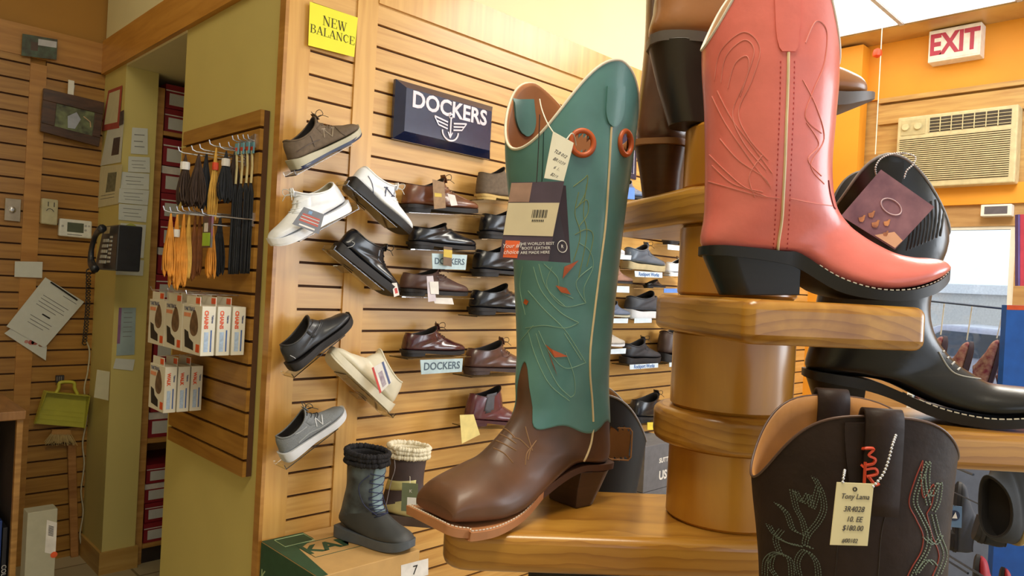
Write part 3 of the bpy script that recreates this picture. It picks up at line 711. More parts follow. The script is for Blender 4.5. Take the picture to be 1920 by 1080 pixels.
emb(cs, [[(1085,455),(1105,470),(1112,500),(1095,540),(1098,568)],[(1098,568),(1060,575),(1035,555),(1025,530),(1035,500)],[(1098,568),(1080,530),(1110,500)],
 [(1000,500),(1015,545),(1050,585),(1085,605)],[(1010,495),(1025,540),(1060,575)],[(1085,605),(1060,615),(1020,610),(985,615)],
 [(990,545),(1020,580),(1060,620),(1098,680)],[(1098,680),(1060,690),(1030,660),(1010,620)],[(1005,625),(1020,670),(1045,720),(1070,745)],
 [(1070,745),(1078,735),(1075,700),(1060,660)],[(990,620),(1005,670),(1030,720),(1068,752)],[(980,500),(975,540),(985,590)],[(1020,495),(1045,520),(1050,545),(1075,560)],
 [(1000,610),(975,640)],[(1058,625),(1090,675)]], M_pale, 'shaft_embroidery', tb, r=0.00045)
for tri in ([(1085,488),(1070,505),(1055,522),(1058,500)],[(1042,535),(1062,540),(1070,552),(1052,548)],[(1022,645),(1035,655),(1065,668),(1040,670)],[(1025,650),(1035,680),(1045,705),(1040,690),(1032,668)],[(985,560),(992,565),(988,572),(982,568)]):
    q = cs(tri, 0.0008)
    if len(q) == len(tri): MB().prism(q, (EYE-q[0]).normalized()*0.0004).build('rust_inlay', M_ring, tb, world=True)
def oval_tab(cast, c, w, h, name, m, parent):
    G, G2 = [], []
    n = 12
    for i in range(n+1):
        v = -1 + 2*i/n; hw = w*math.sqrt(max(0.02, 1-v*v*0.98)) if v > -0.2 else w*(0.98 if v > -0.9 else .95)
        row = [(c[0] + hw*(-1+2*k/5) + c[2]*v, c[1] + h*v) for k in range(6)]
        a = cast(row, 0.0022); b = cast(row, -0.0003)
        if len(a) == 6 and len(b) == 6: G.append(a); G2.append(b)
    if len(G) > 2: grid_solid(G, G2).build(name, m, parent, smooth=True, world=True)
oval_tab(cs, (1152,200,-2), 17, 38, 'pull_tab', M_teal, tb)
csl = Caster([o for o in tb.children if o.name.startswith('lining')])
oval_tab(csl, (984,218,4), 19, 38, 'pull_tab', M_teal, tb)
emb(cs, [[(1020,225),(1018,300),(1014,380),(1008,470)]], mat('deep_teal_thread',(30,60,58)), 'shaft_seam', tb, r=0.0005)
emb(csv, [[(935,800),(950,806),(965,820)],[(932,812),(950,820),(968,832)],[(930,826),(948,834),(968,845)],[(960,820),(975,824),(992,840)],[(1000,835),(988,850),(985,872)],[(1006,826),(995,842),(990,862)],
  [(925,840),(945,850),(962,868)],[(985,800),(990,820),(998,845)]], mat('bronze_thread',(148,112,80),0.5), 'vamp_embroidery', tb, r=0.0008)
sm, top = sole_mesh([(.125,.036,.024,.034),(.165,.018,.008,.047),(.21,.011,.001,.056),(.245,.011,.001,.054),(.246,.013,.003,.050),(.260,.016,.006,.047),(.269,.019,.009,.042),(.271,.020,.010,.038)])
sm.build('sole', M_welt, tb, smooth=True, bevel=0.0012)
sm2, _ = sole_mesh([(-.010,.052,.044,.014),(-.002,.052,.044,.030),(.03,.054,.046,.036),(.06,.056,.048,.035),(.09,.049,.039,.033),(.125,.036,.024,.034)])
sm2.build('shank', mat('dark_brown_edge',(78,48,34),0.5), tb, smooth=True)
stitches([Vector((p.x-0.002, p.y*0.94, p.z+0.0008)) for p in top if p.x > .14], L=0.003, gap=0.0016, r=0.0007).build('welt_stitching', M_stitch, tb)
def heel_block(x0, x1, z0, xb0, xb1, zb, w, wb, m, parent, z1=None):
    z1 = z0 if z1 is None else z1
    def ring(xa, xb, za, zc_, w):
        r = [Vector((xa + (1-math.cos(-PI/2+PI*k/12))*w*.85, w*math.sin(-PI/2+PI*k/12), za)) for k in range(13)]
        return r + [Vector((xb, w, zc_)), Vector((xb, -w, zc_))]
    return MB().rings([ring(x0,x1,z0,z1,w), ring(x0*.55+xb0*.45,x1*.6+xb1*.4,(z0+zb)/2,(z1+zb)/2,(w*.35+wb*.65)), ring(xb0,xb1,zb,zb,wb)]).build('heel', m, parent, smooth=True, bevel=0.0008)
heel_block(-.008,.062,.044,.016,.060,0,.033,.025, mat('brown_stacked_heel',(64,42,32),0.4,var=0.2,scale=10,stretch=(.3,.3,14)), tb, .048)
# hang tags of the teal boot
hg = empty('hang_tag', atd(1010,300,.84), label='tall cardboard hang tag with barcode and orange square on the teal boot', cat='tag')
M_navyc = mat('aubergine_card', (72,56,68), 0.5); M_kraft = mat('beige_card', (206,190,154), 0.6, var=0.04)
def card(q, ds, m, parent, name, th=0.0006):
    P = [atd(x,y,d) for (x,y),d in zip(q, ds)]; n = (P[1]-P[0]).cross(P[3]-P[0]).normalized(); n = n if n.dot(FWD) > 0 else -n
    MB().quadbox(P, n*th).build(name, m, parent, world=True); return P, n
P, n = card([(959,342),(1058,340),(1028,490),(936,485)], [.79,.79,.785,.785], M_navyc, hg, 'card')
def on4(P, u, v): return P[0]*(1-u)*(1-v) + P[1]*u*(1-v) + P[2]*u*v + P[3]*(1-u)*v
def panel(P, n, u0, v0, u1, v1, m, parent, name, lift=0.0005, th=0.0003):
    return MB().quadbox([on4(P,u0,v0)-n*lift, on4(P,u1,v0)-n*lift, on4(P,u1,v1)-n*lift, on4(P,u0,v1)-n*lift], n*th).build(name, m, parent, world=True)
panel(P, n, 0.005,.27,.99,.69, M_kraft, hg, 'cream_band')
panel(P, n, .0,.01,.40,.26, mat('peach_brown_print',(150,116,96),0.5,var=.2,scale=50), hg, 'photo_print')
panel(P, n, .07,.76,.36,.98, mat('orange_sticker',(222,96,44),0.5), hg, 'orange_square')
mb = MB()
for k in range(11):
    u = .50 + k*.028; w = (.008,.016,.010,.02)[k % 4]
    mb.quadbox([on4(P,u,.36)-n*.0009, on4(P,u+w,.36)-n*.0009, on4(P,u+w,.46)-n*.0009, on4(P,u,.46)-n*.0009], n*.0002)
for k in range(7): 
    mb.quadbox([on4(P,.52+k*.035,.485)-n*.0009, on4(P,.54+k*.035,.485)-n*.0009, on4(P,.54+k*.035,.51)-n*.0009, on4(P,.52+k*.035,.51)-n*.0009], n*.0002)
mb.build('barcode', M_blk, hg, world=True)
M_wprint = mat('white_print', (225,220,215), 0.6)
R_, D_ = (P[1]-P[0]), (P[3]-P[0])
for k, s_ in enumerate(("THE WORLD'S BEST","BOOT LEATHER","ARE MADE HERE")):
    text(s_, .075*R_.length, M_wprint, hg, facing(on4(P,.70,.79+k*.055)-n*.0008, R_, -D_), 'lettering', ext=.0001, bold=.0003*0)
text('Your #1', .11*R_.length, M_wprint, hg, facing(on4(P,.215,.83)-n*.0012, R_, -D_), 'lettering', ext=.0001, shear=.3)
text('choice', .11*R_.length, M_wprint, hg, facing(on4(P,.215,.91)-n*.0012, R_, -D_), 'lettering', ext=.0001, shear=.3)
P2_, n2 = card([(1036,345),(1061,348),(1070,493),(1026,490)], [.80,.81,.80,.79], mat('black_plum_card',(46,34,42),0.5), hg, 'rear_card')
MB().tube([on4(P2_,.62+.22*math.cos(a),.80+.075*math.sin(a))-n2*.0012 for a in [2*PI*k/20 for k in range(20)]], .0005, 4, closed=True).build('oval_emblem', M_wprint, hg, world=True)
text('R', .30*(P2_[1]-P2_[0]).length, M_wprint, hg, facing(on4(P2_,.62,.80)-n2*.0012, P2_[1]-P2_[0], P2_[0]-P2_[3]), 'lettering', ext=.0001)
M_string = mat('white_string', (228,222,208), 0.7)
pt_, P3_, n3 = paper_tag([(1037,246),(1076,268),(1057,340),(1020,334)], [.80,.80,.795,.795], 'small white handwritten price tag tied to the top of the teal boot', mat('white_tag_card',(226,220,198),0.6,var=.03),
   [('TLB 012',.5,.36,.2),('BR1039',.5,.52,.2),('6 1/2',.5,.68,.2),('$219.99',.5,.84,.18)])
MB().tube(smooth_path([atd(1012,186,.88),atd(1016,205,.85),atd(1026,230,.82),atd(1040,252,.80)]), .0008, 5).tube(smooth_path([atd(1062,262,.80),atd(1072,250,.81),atd(1078,258,.82),atd(1080,272,.84)]), .0007, 5).build('string', M_string, pt_, world=True)
MB().tube(smooth_path([atd(1012,215,.86),atd(1009,290,.82),atd(1006,342,.79)]), .0006, 5).build('cord', M_blk, hg, world=True)

# ---- tan boot with tall dark heel on top of the stand
M_tanv = mat('tan_vamp_leather', (150,98,54), 0.35, var=0.12, scale=20, coat=0.3)
zc = 0.92
MH = frame(CF((1400-CX)/FPX*zc, zc, PT+0.0006), RGT, UP)
tn = empty('cowboy_boot', M=MH, label='tan and dark brown boot on the very top of the stand, above the pink boot', cat='boot')
prs = fx_pairs(MH, [(1440,-330,1240,-330,.05,0,.5),(1430,-200,1238,-200,.045,0,.5),(1420,-100,1234,-100,.042,0,.5),(1424,-40,1232,-30,.042,.1,.5),(1440,10,1226,20,.042,.3,.45),(1465,45,1226,76,.042,.5,.4),(1490,70,1340,92,.036,.6,.38),(1520,98,1420,140,.038,.6,.36),
 (1548,122,1480,180,.045,.8,.34),(1575,136,1540,190,.046,.8,.33),(1600,148,1580,188,.038,.8,.33),(1612,160,1604,186,.026,.7,.35),(1618,172,1616,182,.010,.3,.4)])
lf = Loft(prs, lambda a: abs(math.cos(a))**1.6)
lf.upper(rows=50).build('upper', M_tanv, tn, smooth='all'); lf.lining(4).build('lining', M_tanl, tn, smooth='all')
sm, top = sole_mesh(Zs(MH, [(1216,72,90,.014),(1235,74,92,.034),(1290,80,98,.044),(1340,92,108,.042),(1420,142,160,.044),(1480,182,208,.052),(1540,192,216,.054),(1585,188,206,.044),(1615,182,196,.028),(1632,178,190,.012),(1637,178,188,.004)]))
sm.build('sole', mat('grey_boot_sole',(96,88,84),0.45), tn, smooth=True)
(x0,z0),(x1,z1),(x2,z2),(x3,z3) = sag(MH, ((1217,88),(1350,104),(1345,204),(1256,204)))
heel_block(x0,x1,z0,x3,x2,0,.042,.030, mat('dark_leather_heel',(44,36,32),0.35,var=.2), tn, z1)

# ---- dark brown boot seen from behind on the rear plank
ML = frame(CF(0.190, 1.0, P4+0.0006), RGT*0.42 + FWD*0.9, UP)
lb = empty('cowboy_boot', M=ML, label='dark chestnut boot seen from behind with stacked heel, on the upper rear plank', cat='boot')
M_chest = mat('chestnut_leather', (98,64,46), 0.3, var=0.35, scale=9, coat=0.4)
LT = [tuple([a*.95, b*1.0+.03, c*.95, d*1.0+.03, w*.92] + r) for a,b,c,d,w,*r in WT]
LT = [(.150,.56,.020,.55,.050,0,.5),(.148,.47,.018,.47,.050,0,.5),(.142,.38,.014,.38,.048,0,.5),(.138,.30,.008,.30,.045,0,.5),(.136,.24,.002,.235,.042,0,.5),(.142,.19,-.006,.18,.042,.1,.5),(.155,.16,-.012,.125,.042,.3,.45),(.172,.135,-.008,.076,.040,.5,.4)] + [tuple([a,b+.015,c,d+.012,w*.9]+r) for a,b,c,d,w,*r in WT[8:]]
lf = Loft(LT, lambda a: abs(math.cos(a))**1.6)
upL = lf.upper(rows=50).build('upper', M_chest, lb, smooth='all'); lf.lining(4).build('lining', M_tanl, lb, smooth='all')
sm, top = sole_mesh([(-.018,.078,.070,.016),(-.008,.078,.070,.034),(.03,.079,.071,.042),(.07,.074,.064,.038),(.125,.045,.034,.036),(.165,.030,.020,.046),(.21,.022,.012,.054),(.245,.022,.012,.05),(.270,.024,.014,.04),(.290,.028,.018,.03)])
sm.build('sole', mat('tan_heel_rand',(150,104,64),0.4), lb, smooth=True)
heel_block(-.014,.062,.070,.012,.06,0,.036,.026, mat('chestnut_stacked_heel',(84,54,34),0.35,var=.2,scale=10,stretch=(.3,.3,14)), lb, .066)
cs = Caster([upL])
emb(cs, [[(1228+k*5,-10),(1232+k*5,40),(1226+k*4,80),(1230+k*3,120)] for k in range(5)], mat('grey_olive_thread',(120,116,90),.6), 'shaft_embroidery', lb, r=.0012)

# ---- black boot with pull hole behind the teal boot
MN = frame(CF(0.045, 1.105, -0.5994), RGT, UP)
nb = empty('cowboy_boot', M=MN, label='black pull-hole boot with tan lining standing low behind the teal boot', cat='boot')
NT = [(.175,.455,.005,.445,.060,0,.5),(.170,.375,.006,.375,.060,0,.5),(.160,.30,.008,.30,.056,0,.5),(.150,.23,.008,.24,.052,0,.5),(.142,.18,.006,.19,.047,0,.5)] + WT[5:]
lf = Loft(NT, lambda a: abs(math.cos(a))**1.7)
u = lf.upper(rows=160, seg=200); l = lf.lining(5, rows=120, seg=200)
tmp = MB(); tmp.v = list(u.v); tmp.f = list(u.f); to = tmp.build('upper', M_blackm, nb); 
hh = Caster([to])([(1162,832)], 0); bpy.data.objects.remove(to)
if hh:
    HC = [MN.inverted() @ hh[0]]
    def cut2(mb):
        keep = []
        for f in mb.f:
            c = sum((mb.v[i] for i in f), Vector())/len(f); d = c - HC[0]
            if not (abs(d.z) < .022 and abs(d.x) < .016 and abs(d.y) < .02): keep.append(f)
        mb.f = keep
    cut2(u); cut2(l)
M_bk2 = mat('matte_black_shaft',(20,19,20),.6,var=.2)
u.build('upper', M_bk2, nb, smooth='all'); l.build('lining', M_tanl, nb, smooth='all'); lf.rim(.0016, 64).build('rim_piping', mat('grey_piping',(150,148,150)), nb, smooth='all')
if hh:
    c = HC[0]; MB().tube([c + Vector((.017*sx, -.001, .023*sz)) for sx, sz in ((-1,-.8),(-1,.8),(-.8,1),(.8,1),(1,.8),(1,-.8),(.8,-1),(-.8,-1))], .0012, 5, closed=True).build('pull_hole_binding', M_tanl, nb)
sm, top = sole_mesh([(-.008,.05,.042,.014),(.0,.05,.042,.030),(.06,.054,.046,.034),(.125,.034,.022,.034),(.165,.018,.008,.047),(.21,.011,.001,.056),(.270,.013,.003,.046),(.297,.019,.009,.03)]); sm.build('sole', M_blk, nb, smooth=True)
heel_block(-.006,.062,.044,.014,.060,0,.032,.026, M_blkheel, nb, .048)
# ------------------------------------------------------------------ low shoes on the slat walls
M_acr = mat('clear_acrylic', (236,240,240), 0.05, var=0, trans=1.0, spec=0.5)
M_blkl = mat('shiny_black_leather', (22,24,32), 0.26, var=0.2, scale=50, bump=0.1, coat=0.25)
M_burg = mat('burgundy_leather', (70,30,34), 0.22, var=0.3, scale=30, coat=0.6)
M_mbrn = mat('matte_brown_leather', (88,62,56), 0.45, var=0.15, scale=40)
M_rbrn = mat('red_brown_leather', (112,66,44), 0.35, var=0.25, scale=25, coat=0.3)
M_taupe = mat('taupe_suede', (104,88,72), 0.85, var=0.15, scale=80, bump=0.3)
M_wht = mat('white_leather', (244,246,252), 0.35, var=0.04, scale=60, bump=0.1)
M_crm = mat('cream_leather', (222,214,192), 0.4, var=0.05)
M_gry = mat('grey_mesh', (122,126,130), 0.8, var=0.2, scale=400, bump=0.3)
M_dkr = mat('dark_rubber', (32,29,31), 0.6, var=0.15)
M_inn = mat('shoe_interior', (30,26,26), 0.9)
M_nvy = mat('navy_trim', (34,42,76), 0.4)
M_lsole = mat('light_foam_sole', (186,180,158), 0.6, var=0.06)
M_wsole = mat('white_foam_sole', (214,216,222), 0.5, var=0.04)
M_lace_b = mat('brown_lace', (62,42,34), 0.8); M_lace_k = mat('black_lace', (22,22,26), 0.7); M_lace_w = mat('white_lace', (222,222,220), 0.8)
LOW = [(.52,.39,.04,.30,.135,0,.5),(.52,.345,.02,.27,.135,0,.5),(.555,.30,.005,.22,.135,.2,.45),(.60,.27,.00,.15,.135,.4,.42),(.63,.255,.00,.09,.125,.5,.4),(.66,.24,.12,.075,.13,.6,.38),
 (.70,.225,.30,.07,.13,.6,.36),(.75,.205,.50,.065,.15,.7,.36),(.81,.18,.68,.06,.165,.8,.36),(.87,.165,.80,.06,.155,.8,.36),(.925,.15,.89,.06,.13,.8,.38),(.965,.125,.95,.065,.095,.7,.4),(.985,.10,.98,.075,.05,.4,.4)]
def warp(P, kx=1, kz=1, toe=1.0, top=1.0, base=0.0):
    out = []
    for a,b,c,d,w,q,m in P:
        out.append((a, b*(top if a < .6 else 1 + (toe-1)*min(1,(a-.6)/.2)) + base, c, d*(top if d > .12 else 1) + base, w*kx, q, m))
    return out
def shoe(M, L, label, upper_m, sole_m, style='derby', lace=None, lining=None, group=None, cat='shoe', name='shoe', top=1.0, toe=1.0, heel=0.035, collar=None, width=1.0, sole_h=0.065, accent=None):
    r = empty(name, M=M, label=label, cat=cat, group=group)
    P = warp(LOW, kx=width, toe=toe, top=top)
    if style in ('sneaker','runner'):
        P = [(a,b+.015,c+(.01 if i==0 else 0),d+.015,w,q,m) for i,(a,b,c,d,w,q,m) in enumerate(P)]
    P = [(a*L,b*L,c*L,d*L,w*L,q,m) for a,b,c,d,w,q,m in P]
    dip = {'chelsea': 1.4, 'slipon': 1.6, 'derby': 1.5, 'sneaker': 1.8, 'runner': 1.9, 'hiker': 1.0}[style]
    lf = Loft(P, lambda a: dip*abs(math.sin(a))**1.4)
    up = lf.upper(rows=34, seg=32).build('upper', upper_m, r, smooth='all')
    lf.lining(3.2, rows=8, seg=32, inset=0.006).build('lining', lining or M_inn, r, smooth='all')
    lf.rim(0.0028 if style in ('sneaker','runner') else .0014, 40).build('collar', collar or upper_m, r, smooth='all')
    h = {'derby':.04,'chelsea':.03,'slipon':.03,'sneaker':0,'runner':0,'hiker':.0}[style]
    z = lambda v: v*L
    if style in ('derby','chelsea','slipon'):
        stn = [(-.012,.085,.05,.03),(.0,.085,.05,.09),(.06,.085,.048,.125),(.2,.078,.045,.125),(.32,.072,.036,.11),(.5,.066,.024,.145),(.68,.062,.014,.172),(.82,.062,.014,.165),(.92,.064,.02,.125),(.985,.072,.034,.06),(1.0,.076,.042,.02)]
        sm, top_ = sole_mesh([(a*L,b*L,c*L,w*L*width) for a,b,c,w in stn]); sm.build('sole', sole_m, r, smooth=True)
        heel_block(-.010*L, .27*L, .052*L, .0, .26*L, 0, .118*L*width, .112*L*width, sole_m, r, .046*L)
    else:
        hh = .105 if style == 'runner' else .08
        stn = [(-.03,hh+.02,.03,.03),(-.015,hh+.02,.0,.09),(.06,hh,.0,.135),(.2,hh-.01,.0,.138),(.4,.075,.004,.13),(.6,.07,.0,.155),(.75,.07,.0,.172),(.88,.078,.01,.15),(.96,.095,.03,.10),(1.0,.12,.055,.05),(1.008,.125,.07,.02)]
        sm, top_ = sole_mesh([(a*L,b*L,c*L,w*L*width) for a,b,c,w in stn]); sm.build('sole', sole_m, r, smooth=True, bevel=.001)
        stn = [(-.022,.03,-.012,.06),(.0,.022,-.02,.10),(.06,.02,-.022,.135),(.2,.02,-.02,.138),(.4,.02,-.014,.13),(.6,.02,-.02,.155),(.75,.02,-.02,.172),(.88,.03,-.012,.148),(.96,.052,.008,.095),(1.0,.075,.035,.04)]
        sm, _ = sole_mesh([(a*L,b*L-.0008,c*L,w*L*width*.985) for a,b,c,w in stn]); sm.build('outsole', accent or sole_m, r, smooth=True)
    if lace:
        mb = MB()
        for k in range(4):
            t = .3 + k*1.05 if style != 'hiker' else k*1.0
            t = 1.2 + k*1.15
            mb = MB()
            mb.tube([lf.S(t + .35*abs(a)*0, a, -0.0018) for a in [(-.62+1.24*i/8) for i in range(9)]], .0017, 5)
            mb.build('lace', lace, r, smooth='all')
        base = lf.S(.7, 0, -.004)
        mb = MB()
        for s in (-1, 1):
            mb.tube(smooth_path([base, base + Vector((.004,s*.012,.018)), base + Vector((.012,s*.026,.020)), base + Vector((.016,s*.022,.004)), base+Vector((.002,0,.001))], 5), .0012, 5)
            mb.tube(smooth_path([base, base + Vector((.012,s*.016,.004)), base + Vector((.026,s*.030,-.010))], 5), .0011, 5)
        mb.build('lace_bow', lace, r, smooth='all')
    if style in ('derby','hiker','sneaker','runner') and lace:
        lf.patch(1.7, 5.4, -1.0, 1.0, .0012, 14, 12, lambda u, v: abs(v-.5) > .2 - .05*u and u > .04).build('eyestay', upper_m if not accent or style == 'derby' else upper_m, r, smooth='all')
        # tongue
        a0 = lf.S(0, 0); t_ = [[Vector((a0.x + L*.03*(1-i/4) - L*.005 , L*(.05-.006*abs(i-2))*(-1+2*j/4), a0.z - L*.05 + L*.085*i/4)) for j in range(5)] for i in range(5)]
        grid_solid(t_, [[p + Vector((.0025,0,-.001)) for p in row] for row in t_]).build('tongue', upper_m, r, smooth='all')
    return r, lf, up
def wall_frame(heel, toe, off, Y=None, flipup=False):
    """heel and toe pixels of the sole line on a plane parallel to the slat wall"""
    Yp = YM - off; a = onY(*heel, Yp); b = onY(*toe, Yp); x = b - a
    return frame(a, x, UP), x.length
def shelf_acrylic(M, L, label, group='clear shoe shelves', w=.075):
    """thin clear shelf under a shoe, hooked into a slot"""
    r = empty('shoe_shelf', M=M @ Matrix.Translation((0,0,-.0012-.004)), label=label, cat='shelf', group=group)
    s = 1 if (M @ Vector((0,1,0)) - M @ Vector((0,0,0))).y > 0 else -1
    off = abs(YM - .0005 - M.translation.y)
    MB().box((-.02,-.055,0),(L*.98,.055,.003)).build('shelf_plate', M_acr, r)
    return r
def stand_acrylic(M, L, label):
    """tilted clear shoe bracket: plate, toe lip and arm to the wall"""
    r = empty('shoe_bracket', M=M @ Matrix.Translation((0,0,-.0065 - .02*L)), label=label, cat='bracket', group='clear tilted shoe brackets')
    MB().box((-.02,-.035,0),(L*.75,.035,.003)).build('bracket_plate', M_acr, r)
    MB().box((-.023,-.035,0),(-.0205,.035,.016)).build('toe_lip', M_acr, r)
    inv = M.inverted(); dy = (inv.to_3x3() @ Vector((0,1,0))); o = Vector((.3*L, 0, -.0015)); e = abs(YM - (M @ o).y) - .0015
    MB().obox(o + Vector((-.02,0,0)) + dy*.02, Vector((.04,0,0)), dy*(e-.02), Vector((0,0,-.003))).build('bracket_arm', M_acr, r)
    return r
def put(h, t, off, label, um, sm, style='derby', shelf=True, tilt=False, tagtext=None, L_=None, **k):
    k['group'] = 'shoes displayed on the main slat wall'
    M, L = wall_frame(h, t, off)
    if L_: L = L_
    if not tilt and style in ('sneaker','runner'): M = M @ Matrix.Translation((0,0,.024*L))
    r, lf, up = shoe(M, L, label, um, sm, style, **k)
    if style in ('sneaker','runner') and not tilt: M = M @ Matrix.Translation((0,0,-.024*L))
    if tilt: stand_acrylic(M, L, 'clear acrylic bracket fixed to the slat wall under a tilted shoe')
    elif shelf: shelf_acrylic(M, L, 'clear thin acrylic shelf under a display shoe on the slat wall')
    return r, lf, up, M, L
# left column, tilted athletic shoes
r1, lf1, up1, M1, L1 = put((553,318),(676,252), .085, 'taupe grey trail running shoe with stitched letter, topmost in the narrow bay', M_taupe, M_lsole, 'runner', tilt=True, lace=M_taupe, accent=M_nvy, top=1.05)
r2, lf2, up2, M2_, L2 = put((650,392),(512,466), .085, 'all-white walking shoe with a small flag card, toe down to the left', M_wht, M_wht, 'sneaker', tilt=True, lace=M_lace_w, top=1.1, lining=mat('beige_lining',(180,172,150)))
r3, lf3, up3, M3_, L3 = put((548,692),(660,600), .085, 'black walking shoe with two hook-and-loop straps in the narrow bay', M_blkl if 0 else mat('matte_black_leather',(44,46,52),.4,var=.15,scale=50,coat=.15), M_dkr, 'sneaker', tilt=True, top=1.05)
r4, lf4, up4, M4_, L4 = put((535,862),(648,775), .085, 'grey mesh running shoe with pale sole, lowest in the narrow bay', M_gry, M_wsole, 'runner', tilt=True, lace=mat('charcoal_lace',(52,54,58),.8), top=1.05)
r5, lf5, up5, M5_, L5 = put((652,350),(762,444), .105, 'white running shoe with navy letter N and toe pointing steeply down', M_wht, M_dkr, 'runner', tilt=True, lace=M_lace_w, top=1.05, accent=M_blk)
r6, lf6, up6, M6_, L6 = put((628,470),(738,560), .085, 'black leather lace-up walking shoe with price sticker, toe steeply down', M_blkl, M_dkr, 'sneaker', tilt=True, lace=M_lace_k, top=1.1)
r7, lf7, up7, M7_, L7 = put((722,768),(612,668), .085, 'cream walking shoe with a red and blue card, toe up to the left', M_crm, M_crm, 'sneaker', tilt=True, top=1.15)
def decal(upr, strokes, m, name, parent, r=.0012, lift=.0006):
    return emb(Caster([upr]), strokes, m, name, parent, r=r, lift=lift, n=3)
decal(up5, [[(722,368),(724,352),(726,352)],[(724,352),(737,368)],[(737,368),(741,351)],[(720,351),(727,352)],[(733,368),(740,368)]], M_nvy, 'side_letter', r5, r=.0022)
decal(up1, [[(608,258),(606,242)],[(606,242),(623,256)],[(623,256),(624,240)],[(602,242),(609,241)],[(620,240),(627,240)]], mat('beige_stitch',(150,134,112)), 'side_letter', r1, r=.0016)
decal(up4, [[(594,800),(590,783)],[(590,783),(605,796)],[(605,796),(603,778)]], mat('silver_trim',(190,192,196),.4), 'side_letter', r4, r=.002)
decal(up4, [[(560,830),(580,812),(600,803),(620,790)],[(545,815),(558,812),(575,800)]], mat('pale_grey_trim',(160,164,168)), 'side_overlay', r4, r=.002)
decal(up1, [[(556,285),(580,270),(600,262),(640,250)],[(575,240),(585,262),(590,275)],[(628,238),(640,250),(650,255)]], mat('dark_taupe_trim',(82,66,54)), 'side_overlay', r1, r=.0016)
decal(up5, [[(668,345),(690,372),(700,400)],[(690,330),(698,345),(700,365)]], mat('silver_navy_trim',(84,90,112)), 'side_overlay', r5, r=.0016)
for k, t in enumerate((1.6, 3.4)):
    lf3.patch(t, t+1.3, -1.25, 1.25, .003, 6, 14).build('strap', mat('matte_black_leather',(44,46,52)), r3, smooth='all')
decal(up3, [[(542,680),(548,684),(556,680),(554,672),(544,666)]], mat('silver_trim',(190,192,196),.4), 'heel_emblem', r3, r=.0012)
decal(up6, [[(650,464),(660,462),(665,456),(660,453)]], mat('silver_trim',(190,192,196),.4), 'side_emblem', r6, r=.0012)
# cards on tilted shoes
def wcard(px4, off, label, m, group=None, name='card', cat='card', th=.0008):
    P = [onY(x, y, YM-off) for x, y in px4]; n = Vector((0,1,0))
    t = empty(name, sum(P, Vector())/4, label=label, cat=cat, group=group)
    MB().quadbox(P, n*th).build('face', m, t, world=True); return t, P, n
ct, P, n = wcard([(570,388),(608,402),(598,439),(548,420)], .165, 'grey flag card hung on the all-white shoe', mat('slate_card',(116,118,126),.6), name='flag_card')
for k in range(3): panel(P, n, .12,.30+k*.16,.88,.38+k*.16, mat('rust_stripe',(188,84,66)), ct, 'stripe')
for k in range(2): panel(P, n, .12,.40+k*.16,.88,.43+k*.16, M_wprint, ct, 'pale_stripe')
panel(P, n, .30,.08,.46,.24, mat('sky_blue_print',(120,156,196)), ct, 'canton'); panel(P, n, .2,.84,.8,.92, M_wprint, ct, 'caption_bar')
ct, P, n = wcard([(697,690),(722,676),(735,715),(712,738)], .165, 'folded red, white and blue card on the cream shoe', M_wprint, name='shoe_card')
panel(P, n, .0,.0,.14,1, mat('red_print',(196,66,60)), ct, 'red_edge'); panel(P, n, .74,.0,.88,1, mat('blue_print',(84,96,140)), ct, 'blue_edge'); panel(P, n, .3,.3,.6,.9, mat('violet_grey_print',(140,120,136),.6,var=.3,scale=60,col2=(190,180,190)), ct, 'photo_print')
ct, P, n = wcard([(735,531),(744,530),(749,553),(739,557)], .13, 'small white price sticker on toe of black tilted shoe', M_wprint, name='price_sticker', cat='sticker')
panel(P, n, .3,.4,.8,.8, mat('red_print',(196,66,60)), ct, 'price_print')
# dress shoes, near columns
D1 = put((758,398),(892,404), .075, 'red-brown laced derby shoe with a leather swing tag, top row', M_rbrn, M_dkr, lace=M_lace_b, group=None, collar=M_mbrn)
D2 = put((769,466),(888,472), .058, 'black polished bicycle-toe derby above the half-covered blue name plate', M_blkl, M_dkr, lace=None, top=.86)
D3 = put((752,554),(873,557), .06, 'matte brown derby with two white paper tags below the black derby', M_mbrn, M_dkr, lace=M_lace_b, top=.9)
D4 = put((756,668),(867,664), .075, 'burgundy laced derby above the uncovered blue name plate', M_burg, M_dkr, lace=M_lace_b)
D5 = put((896,374),(985,382), .075, 'taupe suede ankle shoe with yellow crepe sole beside the teal boot', M_taupe, mat('crepe_sole',(200,166,100),.7), 'chelsea', top=1.35)
D6 = put((903,447),(1010,452), .075, 'black scuffed lace-up below the suede ankle shoe', M_blkl, M_dkr, lace=M_lace_k)
D7 = put((890,518),(1005,520), .075, 'black slip-on with grey toe, third row beside the teal boot', M_blkl, M_dkr, 'slipon')
D8 = put((884,590),(1000,588), .075, 'black ribbed slip-on loafer, fourth row beside the teal boot', M_blkl, M_dkr, 'slipon', top=.92)
D9 = put((874,702),(988,696), .075, 'brown laced casual shoe at lower right of the burgundy derby', M_mbrn if 0 else mat('chocolate_leather',(84,54,48),.3,var=.25,coat=.4), mat('brown_rubber',(66,50,48),.5), lace=M_lace_b)
D10 = put((873,797),(975,797), .075, 'burgundy ankle boot with grey elastic side and yellow tag', mat('plum_leather',(92,44,52),.25,var=.2,coat=.5), mat('plum_sole',(74,36,42),.4), 'chelsea', top=1.35, shelf=True)
lfA = D10[1]; lfA.patch(.75, 3.6, -PI/2-.35, -PI/2+.35, .0012, 8, 6, lambda u, v: abs(v-.5) < .5-.3*u).build('elastic_gore', mat('grey_elastic',(84,84,92),.8), D10[0], smooth='all')
